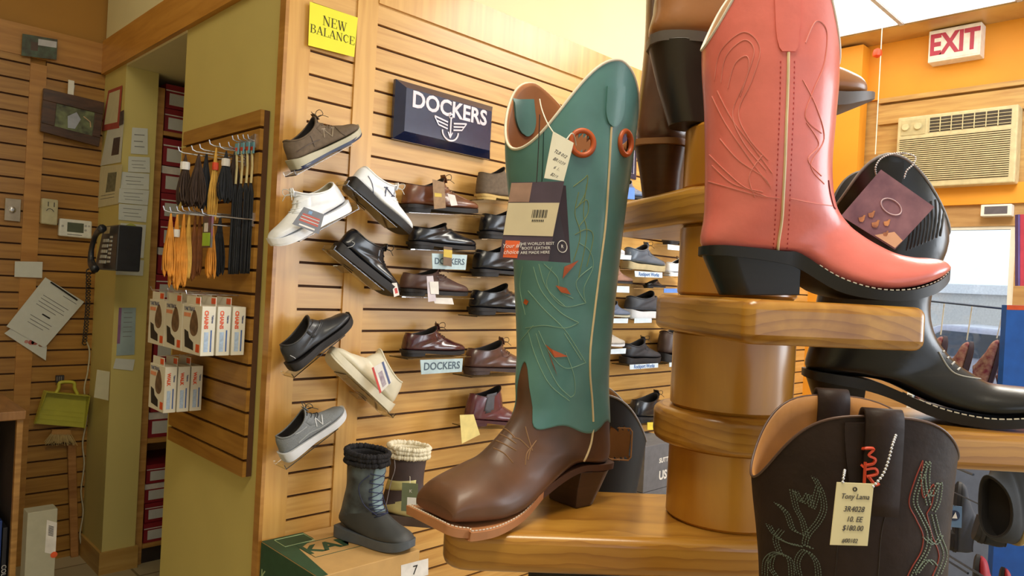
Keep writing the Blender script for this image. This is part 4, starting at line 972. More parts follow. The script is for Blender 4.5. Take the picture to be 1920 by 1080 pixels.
ct, P, n = wcard([(862,778),(888,777),(900,815),(866,832)], .165, 'pale yellow cut-out tag hanging from the burgundy ankle boot', mat('pale_yellow_card',(226,206,132),.6), name='swing_tag', cat='tag')
M_plate = mat('pale_blue_plate',(176,198,206),.35); M_ptxt = mat('slate_letters',(74,92,108),.5)
def plate(px4, label, s='DOCKERS', size=.19, off=.135, m=None, tm=None, group=None):
    t, P, n = wcard(px4, off, label, m or M_plate, name='name_plate', cat='name plate', th=.002, group=group)
    R = P[1]-P[0]; D = P[3]-P[0]
    if s: text(s, size*R.length, tm or M_ptxt, t, facing((P[0]+P[1]+P[2]+P[3])/4 - n*.0006, R, -D), 'lettering', ext=.0002, bold=.0006)
    return t, P, n
plate([(810,475),(876,478),(873,506),(811,504)], 'pale blue plate reading DOCKERS half hidden by a yellow swing tag'[:200].replace('DOCKERS','in capitals'))
plate([(788,675),(868,672),(866,697),(790,702)], 'pale blue plate in capitals, fully readable, below the burgundy derby')
def swing(px4, off, label, m, extra=None):
    t, P, n = wcard(px4, off, label, m, name='swing_tag', cat='tag'); 
    return t, P, n
t,P,n = swing([(811,336),(833,342),(836,390),(814,392)], .15, 'tan leather swing tag on the red-brown derby', mat('tan_tag',(150,118,84),.6,var=.2,scale=60))
panel(P, n, .1,.45,.7,.58, mat('yellow_print',(206,176,66)), t, 'yellow_print')
swing([(839,363),(853,366),(858,385),(846,386)], .151, 'small white price tag on the red-brown derby', M_wprint)
t,P,n = swing([(832,462),(848,464),(847,500),(831,497)], .15, 'yellow and brown swing tag in front of the blue plate', mat('brown_tag',(110,88,70),.6))
panel(P, n, .0,.15,1,.55, mat('yellow_print',(206,176,66)), t, 'yellow_print')
swing([(800,518),(812,517),(818,564),(803,566)], .15, 'long lilac-white swing tag on the matte brown derby', mat('lilac_card',(206,196,206),.6))
swing([(805,528),(822,528),(823,552),(808,551)], .152, 'square white price tag over the lilac tag', M_wprint)
plate([(812,558),(848,559),(851,571),(815,569)], 'small white shelf ticket under the matte brown derby', '', m=M_wprint)
# far right columns between teal boot and stand
M_bplate = mat('white_blue_plate',(206,222,236),.3); M_btxt = mat('blue_letters',(66,106,168),.4)
G = None
put((1152,374),(1208,376), .075, 'blue-grey shoe glimpsed at the top right of the teal boot', mat('steel_blue_leather',(86,106,140),.3,coat=.4), M_dkr, 'slipon')
put((1180,397),(1232,402), .075, 'dark shoe with cream sole just under the upper rear plank', M_blkl, M_crm, 'slipon', top=.6)
put((1140,414),(1188,416), .075, 'tan shoe with white toe cap right of the teal boot', mat('tan_suede',(176,130,92),.8), M_wsole, 'sneaker')
put((1128,477),(1168,479), .075, 'white slip-on shoe right of the teal boot', M_wht, M_wsole, 'slipon')
put((1172,504),(1240,511), .075, 'grey-blue laced shoe with tan wedge sole right of the teal boot', mat('slate_leather',(84,96,112),.35,coat=.3), mat('sand_sole',(186,170,132),.6), 'sneaker', lace=M_lace_k)
put((1248,458),(1300,463), .075, 'thin dark shoe half behind the stand, upper right', M_blkl, M_dkr, 'slipon', top=.7)
put((1250,518),(1292,519), .075, 'white shoe against the slat wall beside the stand column', M_wht, M_wsole, 'sneaker', lace=M_lace_k)
put((1130,533),(1182,533), .075, 'pinkish brown shoe low beside the teal boot', mat('rose_brown_suede',(150,112,96),.8), M_dkr, 'slipon')
put((1210,540),(1290,540), .075, 'flat black shoe above the eye-level plank end', M_blkl, M_dkr, 'slipon', top=.5, toe=.5, L_=.16)
put((1128,596),(1177,595), .075, 'dusty blue shoe beside the teal boot, near the plank', mat('dusty_blue_leather',(92,104,128),.5), M_lsole, 'slipon')
put((1176,597),(1256,596), .075, 'charcoal ankle shoe with white sole left of the eye-level plank', mat('charcoal_leather',(58,62,72),.5), M_wsole, 'sneaker', top=.85)
put((1112,652),(1167,649), .075, 'round-toed off-white shoe low right of the teal boot', mat('greige_leather',(180,172,162),.6), M_wsole, 'slipon')
put((1169,682),(1232,679), .075, 'black hiking shoe on a thick lugged sole beside the column', mat('black_nubuck',(40,42,50),.5,var=.25), M_dkr, 'sneaker', lace=M_lace_k)
put((1238,678),(1310,674), .075, 'dark brown laced ankle shoe half behind the lower column drum', mat('umber_leather',(70,52,46),.4), M_dkr, 'sneaker', lace=M_lace_b, top=1.3)
put((1120,790),(1172,786), .075, 'dark laced shoe peeping over the black pull-hole boot', M_blkl, M_dkr, 'sneaker', lace=M_lace_k)
put((1184,792),(1262,786), .075, 'shiny black laced shoe above a yellow ticket', M_blkl, M_dkr, 'derby', lace=M_lace_k)
for q, lb in (([(1160,417),(1186,417),(1186,429),(1160,428)],'white ticket under the tan white-toed shoe'),([(1157,477),(1184,479),(1183,487),(1157,486)],'white ticket under the white slip-on'),
    ([(1190,508),(1242,511),(1242,521),(1191,519)],'long white ticket with blue edge under the grey-blue laced shoe'),([(1153,536),(1180,537),(1180,549),(1152,548)],'pale violet ticket under the pinkish brown shoe'),
    ([(1252,458),(1276,461),(1275,470),(1252,468)],'pale ticket under the thin dark shoe'),([(1245,541),(1275,541),(1275,549),(1245,549)],'blue ticket under the flat black shoe'),
    ([(1150,597),(1178,597),(1177,606),(1149,606)],'white ticket under the dusty blue shoe'),([(1190,597),(1222,597),(1222,605),(1189,606)],'white ticket under the charcoal ankle shoe'),
    ([(1145,655),(1174,653),(1173,663),(1144,664)],'white ticket under the round-toed off-white shoe'),([(1181,684),(1234,681),(1234,689),(1181,693)],'long white ticket under the black hiking shoe'),
    ([(1255,680),(1280,678),(1280,686),(1255,688)],'blue-white ticket beside the column drum'),([(1214,792),(1232,792),(1230,806),(1214,806)],'yellow ticket under the shiny black laced shoe'),
    ([(1165,350),(1190,352),(1190,374),(1164,372)],'bright blue card right of the teal boot')):
    plate(q, lb, 'Rockport Works' if 'long' in lb else '', size=.105, m=(mat('yellow_ticket',(232,206,70)) if 'yellow' in lb else mat('bright_blue_card',(96,140,220)) if 'bright' in lb or 'blue ticket' in lb else M_bplate), tm=M_btxt)
# big sign
sg = empty('brand_sign', onY(830,220,YM-.05), label='framed navy sign in silver capitals with winged anchor emblem', cat='sign')
S0 = [onY(x,y,YM-.016) for x,y in ((744,143),(923,203),(921,297),(737,262))]
zt_, zb_s = (onY(744,143,YM-.03).z + onY(923,203,YM-.03).z)/2, (onY(737,262,YM-.03).z + onY(919,296,YM-.03).z)/2
x0_, x1_ = onY(741,200,YM-.03).x, onY(923,250,YM-.03).x
M_sign = mat('navy_gloss_sign',(30,38,72),.18,var=.1,coat=.8)
bv = .028; ya_, yb_ = YM-.0125, YM-.052
fr = [(x0_,zb_s),(x1_,zb_s),(x1_,zt_),(x0_,zt_)]; ins = [(x0_+bv,zb_s+bv),(x1_-bv,zb_s+bv),(x1_-bv,zt_-bv),(x0_+bv,zt_-bv)]
MB().rings([[Vector((x,ya_,z)) for x,z in fr],[Vector((x,ya_-.012,z)) for x,z in fr],[Vector((x,yb_,z)) for x,z in ins]]).build('sign_body', M_sign, sg, world=True)
M_sil = mat('silver_letters',(206,196,202),.3,metal=.3)
W_ = x1_-x0_-2*bv; zc_ = (zt_+zb_s)/2
text('DOCKERS', W_*.195, M_sil, sg, facing(((x0_+x1_)/2, yb_-.0005, zc_+.040), (1,0,0), UP), 'lettering', ext=.001, bold=.0022, sx=1.0)
mb = MB(); cx_, cz_ = (x0_+x1_)/2, zc_-.036; u_ = W_*.0085
def bar(a, b, w): 
    a, b = Vector((cx_+a[0]*u_, yb_-.001, cz_+a[1]*u_)), Vector((cx_+b[0]*u_, yb_-.001, cz_+b[1]*u_)); mb.tube([a,b], w*u_, 4)
for s in (-1,1):
    bar((s*4,8),(s*22,11),1.2); bar((s*4,4.5),(s*19,7),1.1); bar((s*4,1),(s*16,3),1.1); bar((s*22,11),(s*16,3),.8)
bar((0,14),(0,-8),1.2); bar((0,-8),(-3,-2),.9); bar((0,-8),(3,-2),.9)
mb.tube([Vector((cx_+u_*11*math.cos(a), yb_-.001, cz_-u_*1+u_*10*math.sin(a))) for a in [PI+PI*k/14 for k in range(15)]], u_*1.2, 4)
mb.tube([Vector((cx_+u_*2.4*math.cos(a), yb_-.001, cz_+u_*15+u_*2.4*math.sin(a))) for a in [2*PI*k/12 for k in range(12)]], u_*.8, 4, closed=True)
mb.build('winged_emblem', M_sil, sg, world=True)
# yellow notice on the near bay
M_yel = mat('fluorescent_yellow_paper',(232,226,44),.6,var=.02)
tn_, P, n = wcard([(581,3),(671,33),(664,107),(578,85)], .018, 'bright yellow paper notice in black capitals above the shoe bay', M_yel, name='notice', cat='notice')
R_, D_ = P[1]-P[0], P[3]-P[0]; M_ink = mat('brown_black_ink',(70,60,16),.7)
SERIF = {'N': (1.0, [((.18,0),(.18,1),.05),((.18,1),(.82,0),.15),((.82,0),(.82,1),.05),((.05,0),(.32,0),.03),((.05,1),(.30,1),.03),((.68,1),(.95,1),.03)]),
 'E': (.86, [((.22,0),(.22,1),.14),((.06,0),(.78,0),.035),((.06,1),(.74,1),.035),((.22,.52),(.56,.52),.035),((.78,0),(.80,.24),.05),((.74,1),(.76,.78),.05),((.56,.42),(.56,.62),.04)]),
 'W': (1.25, [((.15,1),(.40,0),.14),((.40,0),(.62,.95),.05),((.55,1),(.85,0),.14),((.85,0),(1.10,1),.05),((.02,1),(.30,1),.03),((.45,1),(.72,1),.03),((.98,1),(1.20,1),.03)]),
 'B': (.88, [((.22,0),(.22,1),.14),((.06,0),(.5,0),.035),((.06,1),(.5,1),.035),((.22,.53),(.5,.53),.035),((.5,1),(.68,.92),.07),((.68,.92),(.70,.68),.12),((.70,.68),(.5,.53),.06),((.5,.53),(.74,.42),.07),((.74,.42),(.76,.14),.13),((.76,.14),(.5,0),.06)]),
 'A': (.98, [((.14,0),(.48,1),.05),((.48,1),(.82,0),.15),((.24,.32),(.70,.32),.035),((.02,0),(.28,0),.03),((.66,0),(.98,0),.03)]),
 'L': (.82, [((.22,0),(.22,1),.14),((.06,0),(.76,0),.035),((.06,1),(.40,1),.03),((.76,0),(.78,.26),.05)]),
 'C': (.92, [((.80,.72),(.76,.92),.04),((.76,.90),(.50,1),.06),((.50,1),(.22,.84),.10),((.22,.84),(.14,.5),.14),((.14,.5),(.22,.16),.14),((.22,.16),(.50,0),.09),((.50,0),(.80,.20),.05)])}
def serif(s, h, P, n, u, v, R_, D_, m, parent):
    W = sum(SERIF[c][0] for c in s)*h; r = R_.normalized(); up_ = -(D_ - r*D_.dot(r)).normalized(); o = on4(P,u,v) - r*W/2 - up_*h/2 - n*.0009
    mb = MB(); x = 0
    for c in s:
        w, st_ = SERIF[c]
        for (a, b), (c2, d), t in st_:
            p = o + r*(x+a)*h + up_*b*h; q = o + r*(x+c2)*h + up_*d*h; k = (q-p).normalized(); e = k.cross(n).normalized()*t*h/2
            mb.quadbox([p-e-k*.01*h, p+e-k*.01*h, q+e+k*.01*h, q-e+k*.01*h], n*.0004)
        x += w
    return mb.build('lettering', m, parent, world=True)
for k_, (c_, u_) in enumerate((('N',.36),('E',.52),('W',.71))): pass
serif('NEW', .165*R_.length, P, n, .53, .33, R_, D_, M_ink, tn_)
serif('BALANCE', .145*R_.length, P, n, .50, .60, R_, D_, M_ink, tn_)
ms = empty('brand_sign', onY(1172,290,YM-.03), label='small dark blue framed sign glimpsed right of the teal boot', cat='sign')
MB().quadbox([onY(x,y,YM-.045) for x,y in ((1150,205),(1196,222),(1194,338),(1150,326))], (0,.03,0)).build('sign_body', M_sign, ms, world=True, bevel=.006)
MB().tube([onY(x,y,YM-.047) for x,y in ((1158,222),(1190,232),(1188,326),(1160,318))], .002, 5, closed=True).build('silver_border', M_sil, ms, world=True)
# snow boots on a shoe box
# ------------------------------------------------------------------ snow boots on a carton
ZB = .614
A = onZ(493,1017,ZB); B = onZ(603,1081,ZB); C_ = onZ(806,1040,ZB)
bxx0, bxx1 = A.x, C_.x; byy0, byy1 = B.y - .0, YM - .012
M_kraft2 = mat('kraft_cardboard',(196,156,98),.75,var=.06,scale=20); M_grn = mat('green_carton_print',(44,78,54),.6); M_ptan = mat('carton_print_tan',(170,190,140),.6)
ctn = empty('carton', ((bxx0+bxx1)/2,(byy0+byy1)/2,0), label='large brown and green footwear carton beside the slat wall, carrying two snow boots', cat='box')
MB().box((bxx0,byy0,0.0),(bxx1,byy1,ZB)).build('carton_body', M_kraft2, ctn, world=True, bevel=.002)
MB().box((bxx0-.0015,byy0+.001,.2),(bxx0-.0002,byy1-.001,ZB-.002)).build('green_side', M_grn, ctn, world=True)
MB().add([(bxx0,byy1,ZB+.0008),(bxx0+.012,byy0,ZB+.0008),(bxx0+.05,byy0,ZB+.0008),(bxx0+.16,byy1,ZB+.0008)],[(0,1,2,3)]).build('green_corner', M_grn, ctn, world=True) if 0 else None
mb = MB(); mb.prism([(bxx0,byy1,ZB+.0004),(bxx0,byy0,ZB+.0004),(bxx0+.03,byy0,ZB+.0004),(bxx0+.06,byy0+.22,ZB+.0004),(bxx0+.14,byy1-.07,ZB+.0004),(bxx0+.14,byy1,ZB+.0004)], (0,0,.0005)); mb.build('green_corner', M_grn, ctn, world=True)
mb = MB(); c0 = Vector((bxx0+.085,byy1-.05,ZB+.0004)); mb.tube([c0 + Vector((.05*a,.035*b,0)) for a,b in ((-1,-1),(1,-1),(1,1),(-1,1))], .002, 4, closed=True).build('logo_frame', M_ptan, ctn, world=True)
text('K', .05, M_ptan, ctn, facing(c0, (1,-.2,0), (.2,1,0)), 'lettering', ext=.0003, bold=.002)
text('Kamik.com', .05, M_ptan, ctn, facing((bxx0-.002,(byy0+byy1)/2+.05,ZB-.10), (0,-1,0), UP), 'lettering', ext=.0003)
text('Waterproof', .028, M_ptan, ctn, facing((bxx0-.002,(byy0+byy1)/2+.05,ZB-.15), (0,-1,0), UP), 'lettering', ext=.0003)
mb = MB(); c0 = Vector(((bxx0+bxx1)/2+.02,(byy0+byy1)/2+.02,ZB+.0006)); mb.tube([c0 + Vector((a,b,0)) for a,b in ((-.13,-.06),(.13,-.06),(.13,.06),(-.13,.06))], .0010, 4, closed=True).build('logo_frame', M_grn, ctn, world=True)
text('KAMIK', .09, M_grn, ctn, facing(c0, (1,0,0), (0,1,0)), 'lettering', ext=.0003, bold=.003)
q = [onY(x,y,byy0-.0008) for x,y in ((752,1060),(803,1047),(803,1078),(752,1091))]
MB().quadbox(q, (0,.0006,0)).build('white_label', M_wprint, ctn, world=True)
text('7', .04, M_blk, ctn, facing((q[0]+q[2])/2 - Vector((0,.0008,0)), (1,0,0), UP), 'lettering', ext=.0002)
SN = [(.165,.30,.025,.31,.058,0,.5),(.16,.25,.025,.25,.056,0,.5),(.155,.20,.025,.19,.052,0,.5),(.155,.155,.015,.14,.05,.1,.5),(.165,.13,.006,.10,.045,.2,.45),(.185,.112,.0,.06,.045,.4,.42),(.205,.10,.05,.04,.045,.6,.38),
 (.23,.085,.11,.03,.048,.7,.36),(.255,.072,.17,.028,.053,.8,.36),(.275,.06,.23,.028,.05,.8,.37),(.288,.046,.265,.03,.038,.7,.4),(.295,.036,.288,.032,.016,.5,.4)]
M_fl = mat('black_faux_fur',(28,26,30),.95,var=.4,scale=200,bump=1.0); M_fw = mat('cream_fleece',(232,222,196),.95,var=.08,scale=200,bump=1.0)
def snow_boot(M, label, shaft_m, foot_m, sole_m, fur_m, s=1.0, lace=None, k=1.0):
    r = empty('snow_boot', M=M, label=label, cat='boot')
    P = [(a*s,b*s*k,c*s,d*s*k,w*s,q,m) for a,b,c,d,w,q,m in SN]
    lf = Loft(P, lambda a: 0)
    u = lf.upper(rows=50, seg=40)
    lf.upper(t1=4.6, rows=24, seg=40).build('shaft', shaft_m, r, smooth='all')
    lf.upper(t0=4.4, rows=26, seg=40).build('foot_shell', foot_m, r, smooth='all')
    lf.lining(3, seg=40, inset=.012).build('lining', fur_m, r, smooth='all')
    g = random.Random(3); mb = MB()
    for row in range(3):
        for i in range(46):
            a = 2*PI*i/46; p = lf.S(.0+row*.28, a, -.004); rr = (.0085+.004*g.random())*s; c = p + Vector((0,0,.006 - .002*row)) 
            mb.lathe(c + Vector((g.uniform(-.002,.002),g.uniform(-.002,.002),-rr)), [(.0005,0),(rr*.8,rr*.5),(rr,rr),(rr*.75,rr*1.6),(.0005,rr*2)], 7)
    f = mb.build('fur_cuff', fur_m, r, smooth='all'); f['kind'] = 'stuff'
    stn = [(-.010,.036,.0,.02),(.0,.038,.0,.038),(.06,.036,.0,.047),(.12,.033,.0,.047),(.18,.032,.0,.054),(.23,.033,.002,.054),(.27,.037,.008,.044),(.293,.042,.016,.024),(.300,.043,.022,.008)]
    sm, _ = sole_mesh([(a*s,b*s,c*s,w*s) for a,b,c,w in stn]); sm.build('sole', sole_m, r, smooth=True, bevel=.002)
    if lace:
        for i in range(7):
            t = 1.0 + i*.62
            for sg_ in (-1,1):
                MB().tube([lf.S(t + .5*(j/6), sg_*(.75 - 1.5*j/6), -.0025) for j in range(7)], .0016, 5).build('lace', lace, r, smooth='all')
        for sg_ in (-1,1):
            MB().tube(smooth_path([lf.S(1.1, sg_*.8, -.004), lf.S(1.8, sg_*1.25, -.010), lf.S(3.2, sg_*1.0, -.012), lf.S(5.0, sg_*.6, -.006)], 5), .0015, 5).build('lace_end', lace, r, smooth='all')
    return r, lf
def stand_frame(px, py, z, d): 
    o = onZ(px, py, z); return frame(o + Vector((0,0,.0008)), d, UP)
dB = Vector((.30,-1,0)).normalized(); heelB = onZ(640,1002,ZB); 
sbl, lfs = snow_boot(frame((heelB.x,heelB.y,ZB+.0022), dB, UP), 'black and slate laced snow boot with black fur cuff, on the carton', mat('slate_nylon',(92,104,112),.5,var=.5,scale=20,col2=(38,40,46)), mat('charcoal_rubber_shell',(58,60,62),.55), mat('grey_rubber',(84,90,98),.6), M_fl, .95, lace=mat('navy_lace',(44,50,84),.8), k=.95)
lfs.patch(.3, 4.6, -.55, .55, .002, 14, 8).build('tongue', mat('blue_grey_tongue',(120,142,150),.5,var=.1), sbl, smooth='all')
dB2 = Vector((.72,-.69,0)).normalized(); hB2 = onZ(712,978,ZB)
sb2, lfs2 = snow_boot(frame((hB2.x,hB2.y,ZB+.0022), dB2, UP), 'brown and tan snow boot with cream fleece cuff, on the carton', mat('chocolate_nylon',(74,60,60),.6), mat('tan_rubber_shell',(190,178,120),.6), mat('brown_rubber_sole',(84,70,62),.6), M_fw, .93, k=.90)
lfs2.patch(2.2, 3.0, -2.9, -.9, .002, 4, 12).build('tan_band', mat('khaki_band',(196,186,124),.6), sb2, smooth='all')
MB().tube(smooth_path([lfs2.S(.2,-2.4,-.004), lfs2.S(1.2,-2.1,-.008), lfs2.S(2.4,-2.3,-.006), lfs2.S(4.6,-2.1,-.006)],5), .0014, 5).build('drawcord', mat('grey_cord',(160,150,150)), sb2)
P = [atd(754,905,2.33), atd(784,907,2.33), atd(783,960,2.33), atd(752,958,2.33)]
_cs = Caster([o for o in sb2.children if o.name.startswith('shaft')]); _h = _cs([(768,893)], 0)
kt = empty('swing_tag', P[0], label='olive green swing tag with white label on the tan snow boot', cat='tag')
MB().quadbox(P, FWD*.001).build('card', mat('olive_card',(104,112,84),.6), kt, world=True); panel(P, FWD, .35,.5,.9,.9, M_wprint, kt, 'white_label')
if _h: MB().tube([P[0]*.5+P[1]*.5, (P[0]*.5+P[1]*.5).lerp(_h[0],.5)+UP*.01, _h[0]-FWD*.0015], .001, 4).build('cord', M_string, kt, world=True)
text('K', .014, M_wprint, kt, facing(on4(P,.55,.28)-FWD*.001, P[1]-P[0], P[0]-P[3]), 'lettering', ext=.0001)
# grey boxes by the wall behind the stand
def carton(q0, q1, Yf, dep, label, m, lab=None, name='shoe_box', group=None, hz=None):
    a = onY(*q0, Yf); b = onY(*q1, Yf)
    x0, x1 = sorted((a.x, b.x)); z0, z1 = sorted((a.z, b.z))
    t = empty(name, ((x0+x1)/2, Yf+dep/2, z0), label=label, cat='box', group=group)
    MB().box((x0,Yf,z0),(x1,Yf+dep,z1)).build('box_body', m, t, world=True, bevel=.0012)
    return t, x0, x1, z0, z1
t, x0, x1, z0, z1 = carton((1210,838),(1275,905), YM-.30, .26, 'grey boot box with large pale capitals, between column and black pull-hole boot', mat('slate_box_card',(104,104,110),.6))
MB().box((x0,YM-.3,0),(x1,YM-.04,z0-.002)).build('box_body', mat('slate_box_card',(104,104,110)), empty('shoe_box', ((x0+x1)/2,YM-.17,0), label='tall grey carton carrying the grey boot box with pale capitals', cat='box'), world=True)
text('US', .055, M_wprint, t, facing(((x0*.5+x1*.5), YM-.301, z0+(z1-z0)*.28), (1,0,0), UP), 'lettering', ext=.0003, bold=.002)
text('SUTT', .03, M_wprint, t, facing(((x0*.5+x1*.5), YM-.301, z0+(z1-z0)*.62), (1,0,0), UP), 'lettering', ext=.0003, bold=.001)

# ------------------------------------------------------------------ alcove shelves with red boxes
YS = YP + .02
ux0, ux1 = XC + .148, onY(292,240,YS).x
M_shelfw = wood('shelf_oak',(196,146,78),(160,112,52),(2,2,20),1.6,.5)
sh = empty('shelving_unit', (ux0+.3,YS+.15,0), label='oak shelving unit filled with red shoe boxes behind the yellow wall', cat='shelf')
MB().box((ux0,YS,0),(ux0+.035,YS+.34,2.32)).build('upright', M_shelfw, sh, world=True)
MB().box((ux0,YS+.345,0),(ux0+1.0,YS+.36,2.32)).build('back_panel', mat('dark_back_panel',(52,42,34),.8), sh, world=True)
zsh = [onY(310,246,YS).z, onY(300,386+430,YS).z, onY(300,1012,YS).z]
M_redbox = mat('crimson_box_card',(140,28,40),.5,var=.08); M_boxlab = mat('box_end_label',(200,200,196),.6,var=.05); M_boxedge = mat('box_white_edge',(214,206,200),.6)
zz = [onY(310,y,YS).z for y in (130,246,565,820,1012)]
for z in zz: MB().box((ux0+.036,YS-.005,z-.02),(ux0+1.0,YS+.34,z)).build('shelf_board', M_shelfw, sh, world=True)
MB().box((ux0+.036,YS+.01,0),(ux0+1.0,YS+.3,zz[4]-.022)).build('plinth', mat('dark_plinth',(44,32,26),.7), sh, world=True)
k = 0
names = ['just below the soffit','upper of two above the first shelf board','lower of two above the first shelf board','topmost of the middle bay','second of the middle bay','third of the middle bay','fourth of the middle bay','lowest of the middle bay',
 'top of the bay beside the boxed traction cleats','second beside the boxed traction cleats','third beside the boxed cleats','lowest beside the boxed cleats','top of the bottom bay','second of the bottom bay','third of the bottom bay','lowest of the bottom bay','x','y']
bays = [(zz[0], zz[0]+.10, 1), (zz[1], zz[0]-.06, 2), (zz[2], zz[1]-.03, 6), (zz[3], zz[2]-.03, 5), (zz[4], zz[3]-.13, 4)]
rr_ = random.Random(5); j = 0
posn = ['lowest','second lowest','third from the bottom','fourth from the bottom','fifth from the bottom','topmost']
bayn = ['under the soffit','short top bay','bay behind hanging laces','bay behind walking cleats','bottom bay']
for bi, (za, zb_, n) in enumerate(bays):
    hgt = (zb_-za)/n
    for i in range(n):
        z = za + .0005 + i*hgt; dx = rr_.uniform(0,.006); dy = rr_.uniform(-.01,.012); yf = YS + .012 + dy
        xa = ux0 + .042 + dx; 
        for col in range(2):
            xb = xa + .185
            lb = 'crimson shoe box, %s, %s, %s' % (posn[i] if n > 1 else 'alone', bayn[bi], 'beside upright' if col == 0 else 'further right')
            bx = empty('shoe_box', ((xa+xb)/2, yf+.15, z), label=lb, cat='box', group='crimson shoe boxes in the alcove')
            MB().box((xa,yf,z),(xb-.003,yf+.30,z+hgt*.72)).build('box_body', M_redbox, bx, world=True)
            MB().box((xa-.002,yf-.003,z+hgt*.72),(xb-.001,yf+.302,z+hgt*.97)).build('lid', M_redbox if (i+bi) % 3 else M_boxedge, bx, world=True)
            MB().box((xa+.018,yf-.0012,z+hgt*.14),(xb-.03,yf-.0002,z+hgt*.62)).build('end_label', M_boxlab, bx, world=True)
            MB().box((xa+.10,yf-.002,z+hgt*.2),(xb-.04,yf-.0013,z+hgt*.34)).build('size_print', M_blk, bx, world=True)
            MB().box((xa+.0,yf-.0036,z+hgt*.70),(xb-.003,yf-.0031,z+hgt*.745)).build('white_line', M_boxedge, bx, world=True)
            xa = xb + .002
# ------------------------------------------------------------------ accessory slat panel on the side wall
XR = XC - .018
y0_, y1_ = onX(478,560,XR).y, onX(334,560,XR).y
zt0, zb0_ = onX(497,206,XR).z, onX(462,895,XR).z
pn = empty('accessory_panel', (XR,(y0_+y1_)/2,zb0_), label='oak slat panel on the yellow wall holding laces and boxed traction cleats', cat='display panel')
mb = MB(); zs_ = [onX(480,243,XR).z - k*.0762 for k in range(20)]; zs_ = [z for z in zs_ if z > zb0_+.03]
ed = [zt0+.0] + zs_ + [zb0_]
for a, b in zip(ed[:-1], ed[1:]): mb.box((XR-.012,y0_,b+(.0045 if b != zb0_ else 0)),(XR,y1_,a-(.0045 if a != zt0 else 0)))
mb.build('slat_boards', M_slatd, pn, world=True)
MB().box((XR+.0005,y0_,zb0_),(XC,y1_,zt0)).build('backing', M_groove, pn, world=True)
M_chrome = mat('chrome_wire',(200,200,204),.25,metal=.9)
def hook(px, py, d, label, grp='chrome peg hooks on the slat panel'):
    """hook whose tip is seen at the pixel, reaching d out from the panel"""
    p = onX(px, py, XR-.012-d); t = empty('peg_hook', (XR-.012,p.y,p.z), label=label, cat='hook', group=grp)
    MB().tube([(XR-.0125,p.y,p.z),(p.x+.012,p.y,p.z),(p.x,p.y,p.z+.004),(p.x-.004,p.y,p.z+.016)], .0022, 6).build('wire', M_chrome, t, True, world=True)
    MB().box((XR-.0165,p.y-.005,p.z-.022),(XR-.0122,p.y+.005,p.z+.022)).build('back_plate', M_chrome, t, world=True)
    return p
def bundle(p, hgt, w, m, label, group, strands=9, band=None, name='shoelace_bundle', seed=0, thick=.0022, dy=0):
    g = random.Random(seed); t = empty(name, p, label=label, cat='shoelaces', group=group)
    mb = MB()
    for k in range(strands):
        a = g.uniform(-1,1)*w; b = g.uniform(-1,1)*w*.7; hh = hgt*g.uniform(.88,1)
        mb.tube(smooth_path([p + Vector((0,0,-.002)), p + Vector((a*.4,b*.4,-hgt*.22)), p + Vector((a+w*.25,b,-hh*.7)), p + Vector((a,b*1.3,-hh)), p + Vector((a-w*.3,b,-hh*.7)), p + Vector((a*.3,b*.3,-hgt*.2)), p + Vector((0,0,-.002))], 3), thick, 4)
    o = mb.build('strands', m, t, smooth='all', world=True); o['kind'] = 'stuff'
    if band: MB().lathe(p + Vector((0,0,-hgt*.30)), [(w*.55+.003,0),(w*.6+.003,.006),(w*.55+.003,.024),(.001,.024)], 10).build('paper_band', band, t, world=True)
    return t
M_lbr = mat('dark_brown_lace',(62,44,34),.8,var=.2); M_lor = mat('amber_round_lace',(214,140,44),.7,var=.2); M_lyl = mat('yellow_tan_lace',(216,168,74),.7,var=.2); M_lbk = mat('black_flat_lace',(34,36,42),.8,var=.3); M_lrb = mat('rust_lace',(136,80,36),.7,var=.2); M_lcr = mat('cream_lace_top',(206,190,140),.8)
G1 = 'dark laces on the top hooks'
for i, (x, y, d, m, w, h, st_, lb) in enumerate([(336,285,.20,M_lbr,.020,.165,12,'short dark brown lace bundle with white band, leftmost on the top hooks'),(361,283,.17,M_lbr,.020,.175,12,'dark brown lace bundle, second from the left on the top hooks'),
     (376,280,.14,M_lbk,.016,.19,10,'blackish lace bundle just left of the long tan laces'),(394,272,.12,M_lyl,.012,.245,5,'long thin tan laces with orange band in the middle of the top hooks'),(413,278,.095,M_lbk,.018,.17,12,'blackish lace bundle with white label right of the long tan laces'),(430,276,.06,M_lbr,.016,.16,12,'dark lace bundle nearest the long black laces')]):
    p = hook(x, y, d, 'chrome hook carrying the ' + ' '.join(lb.split()[:9])); bundle(p + Vector((.02,0,-.003)), h, w, m, lb, G1 if i != 3 else None, strands=st_*2, band=(M_wprint if i in (0,4) else MRK if i == 3 else None), seed=i)
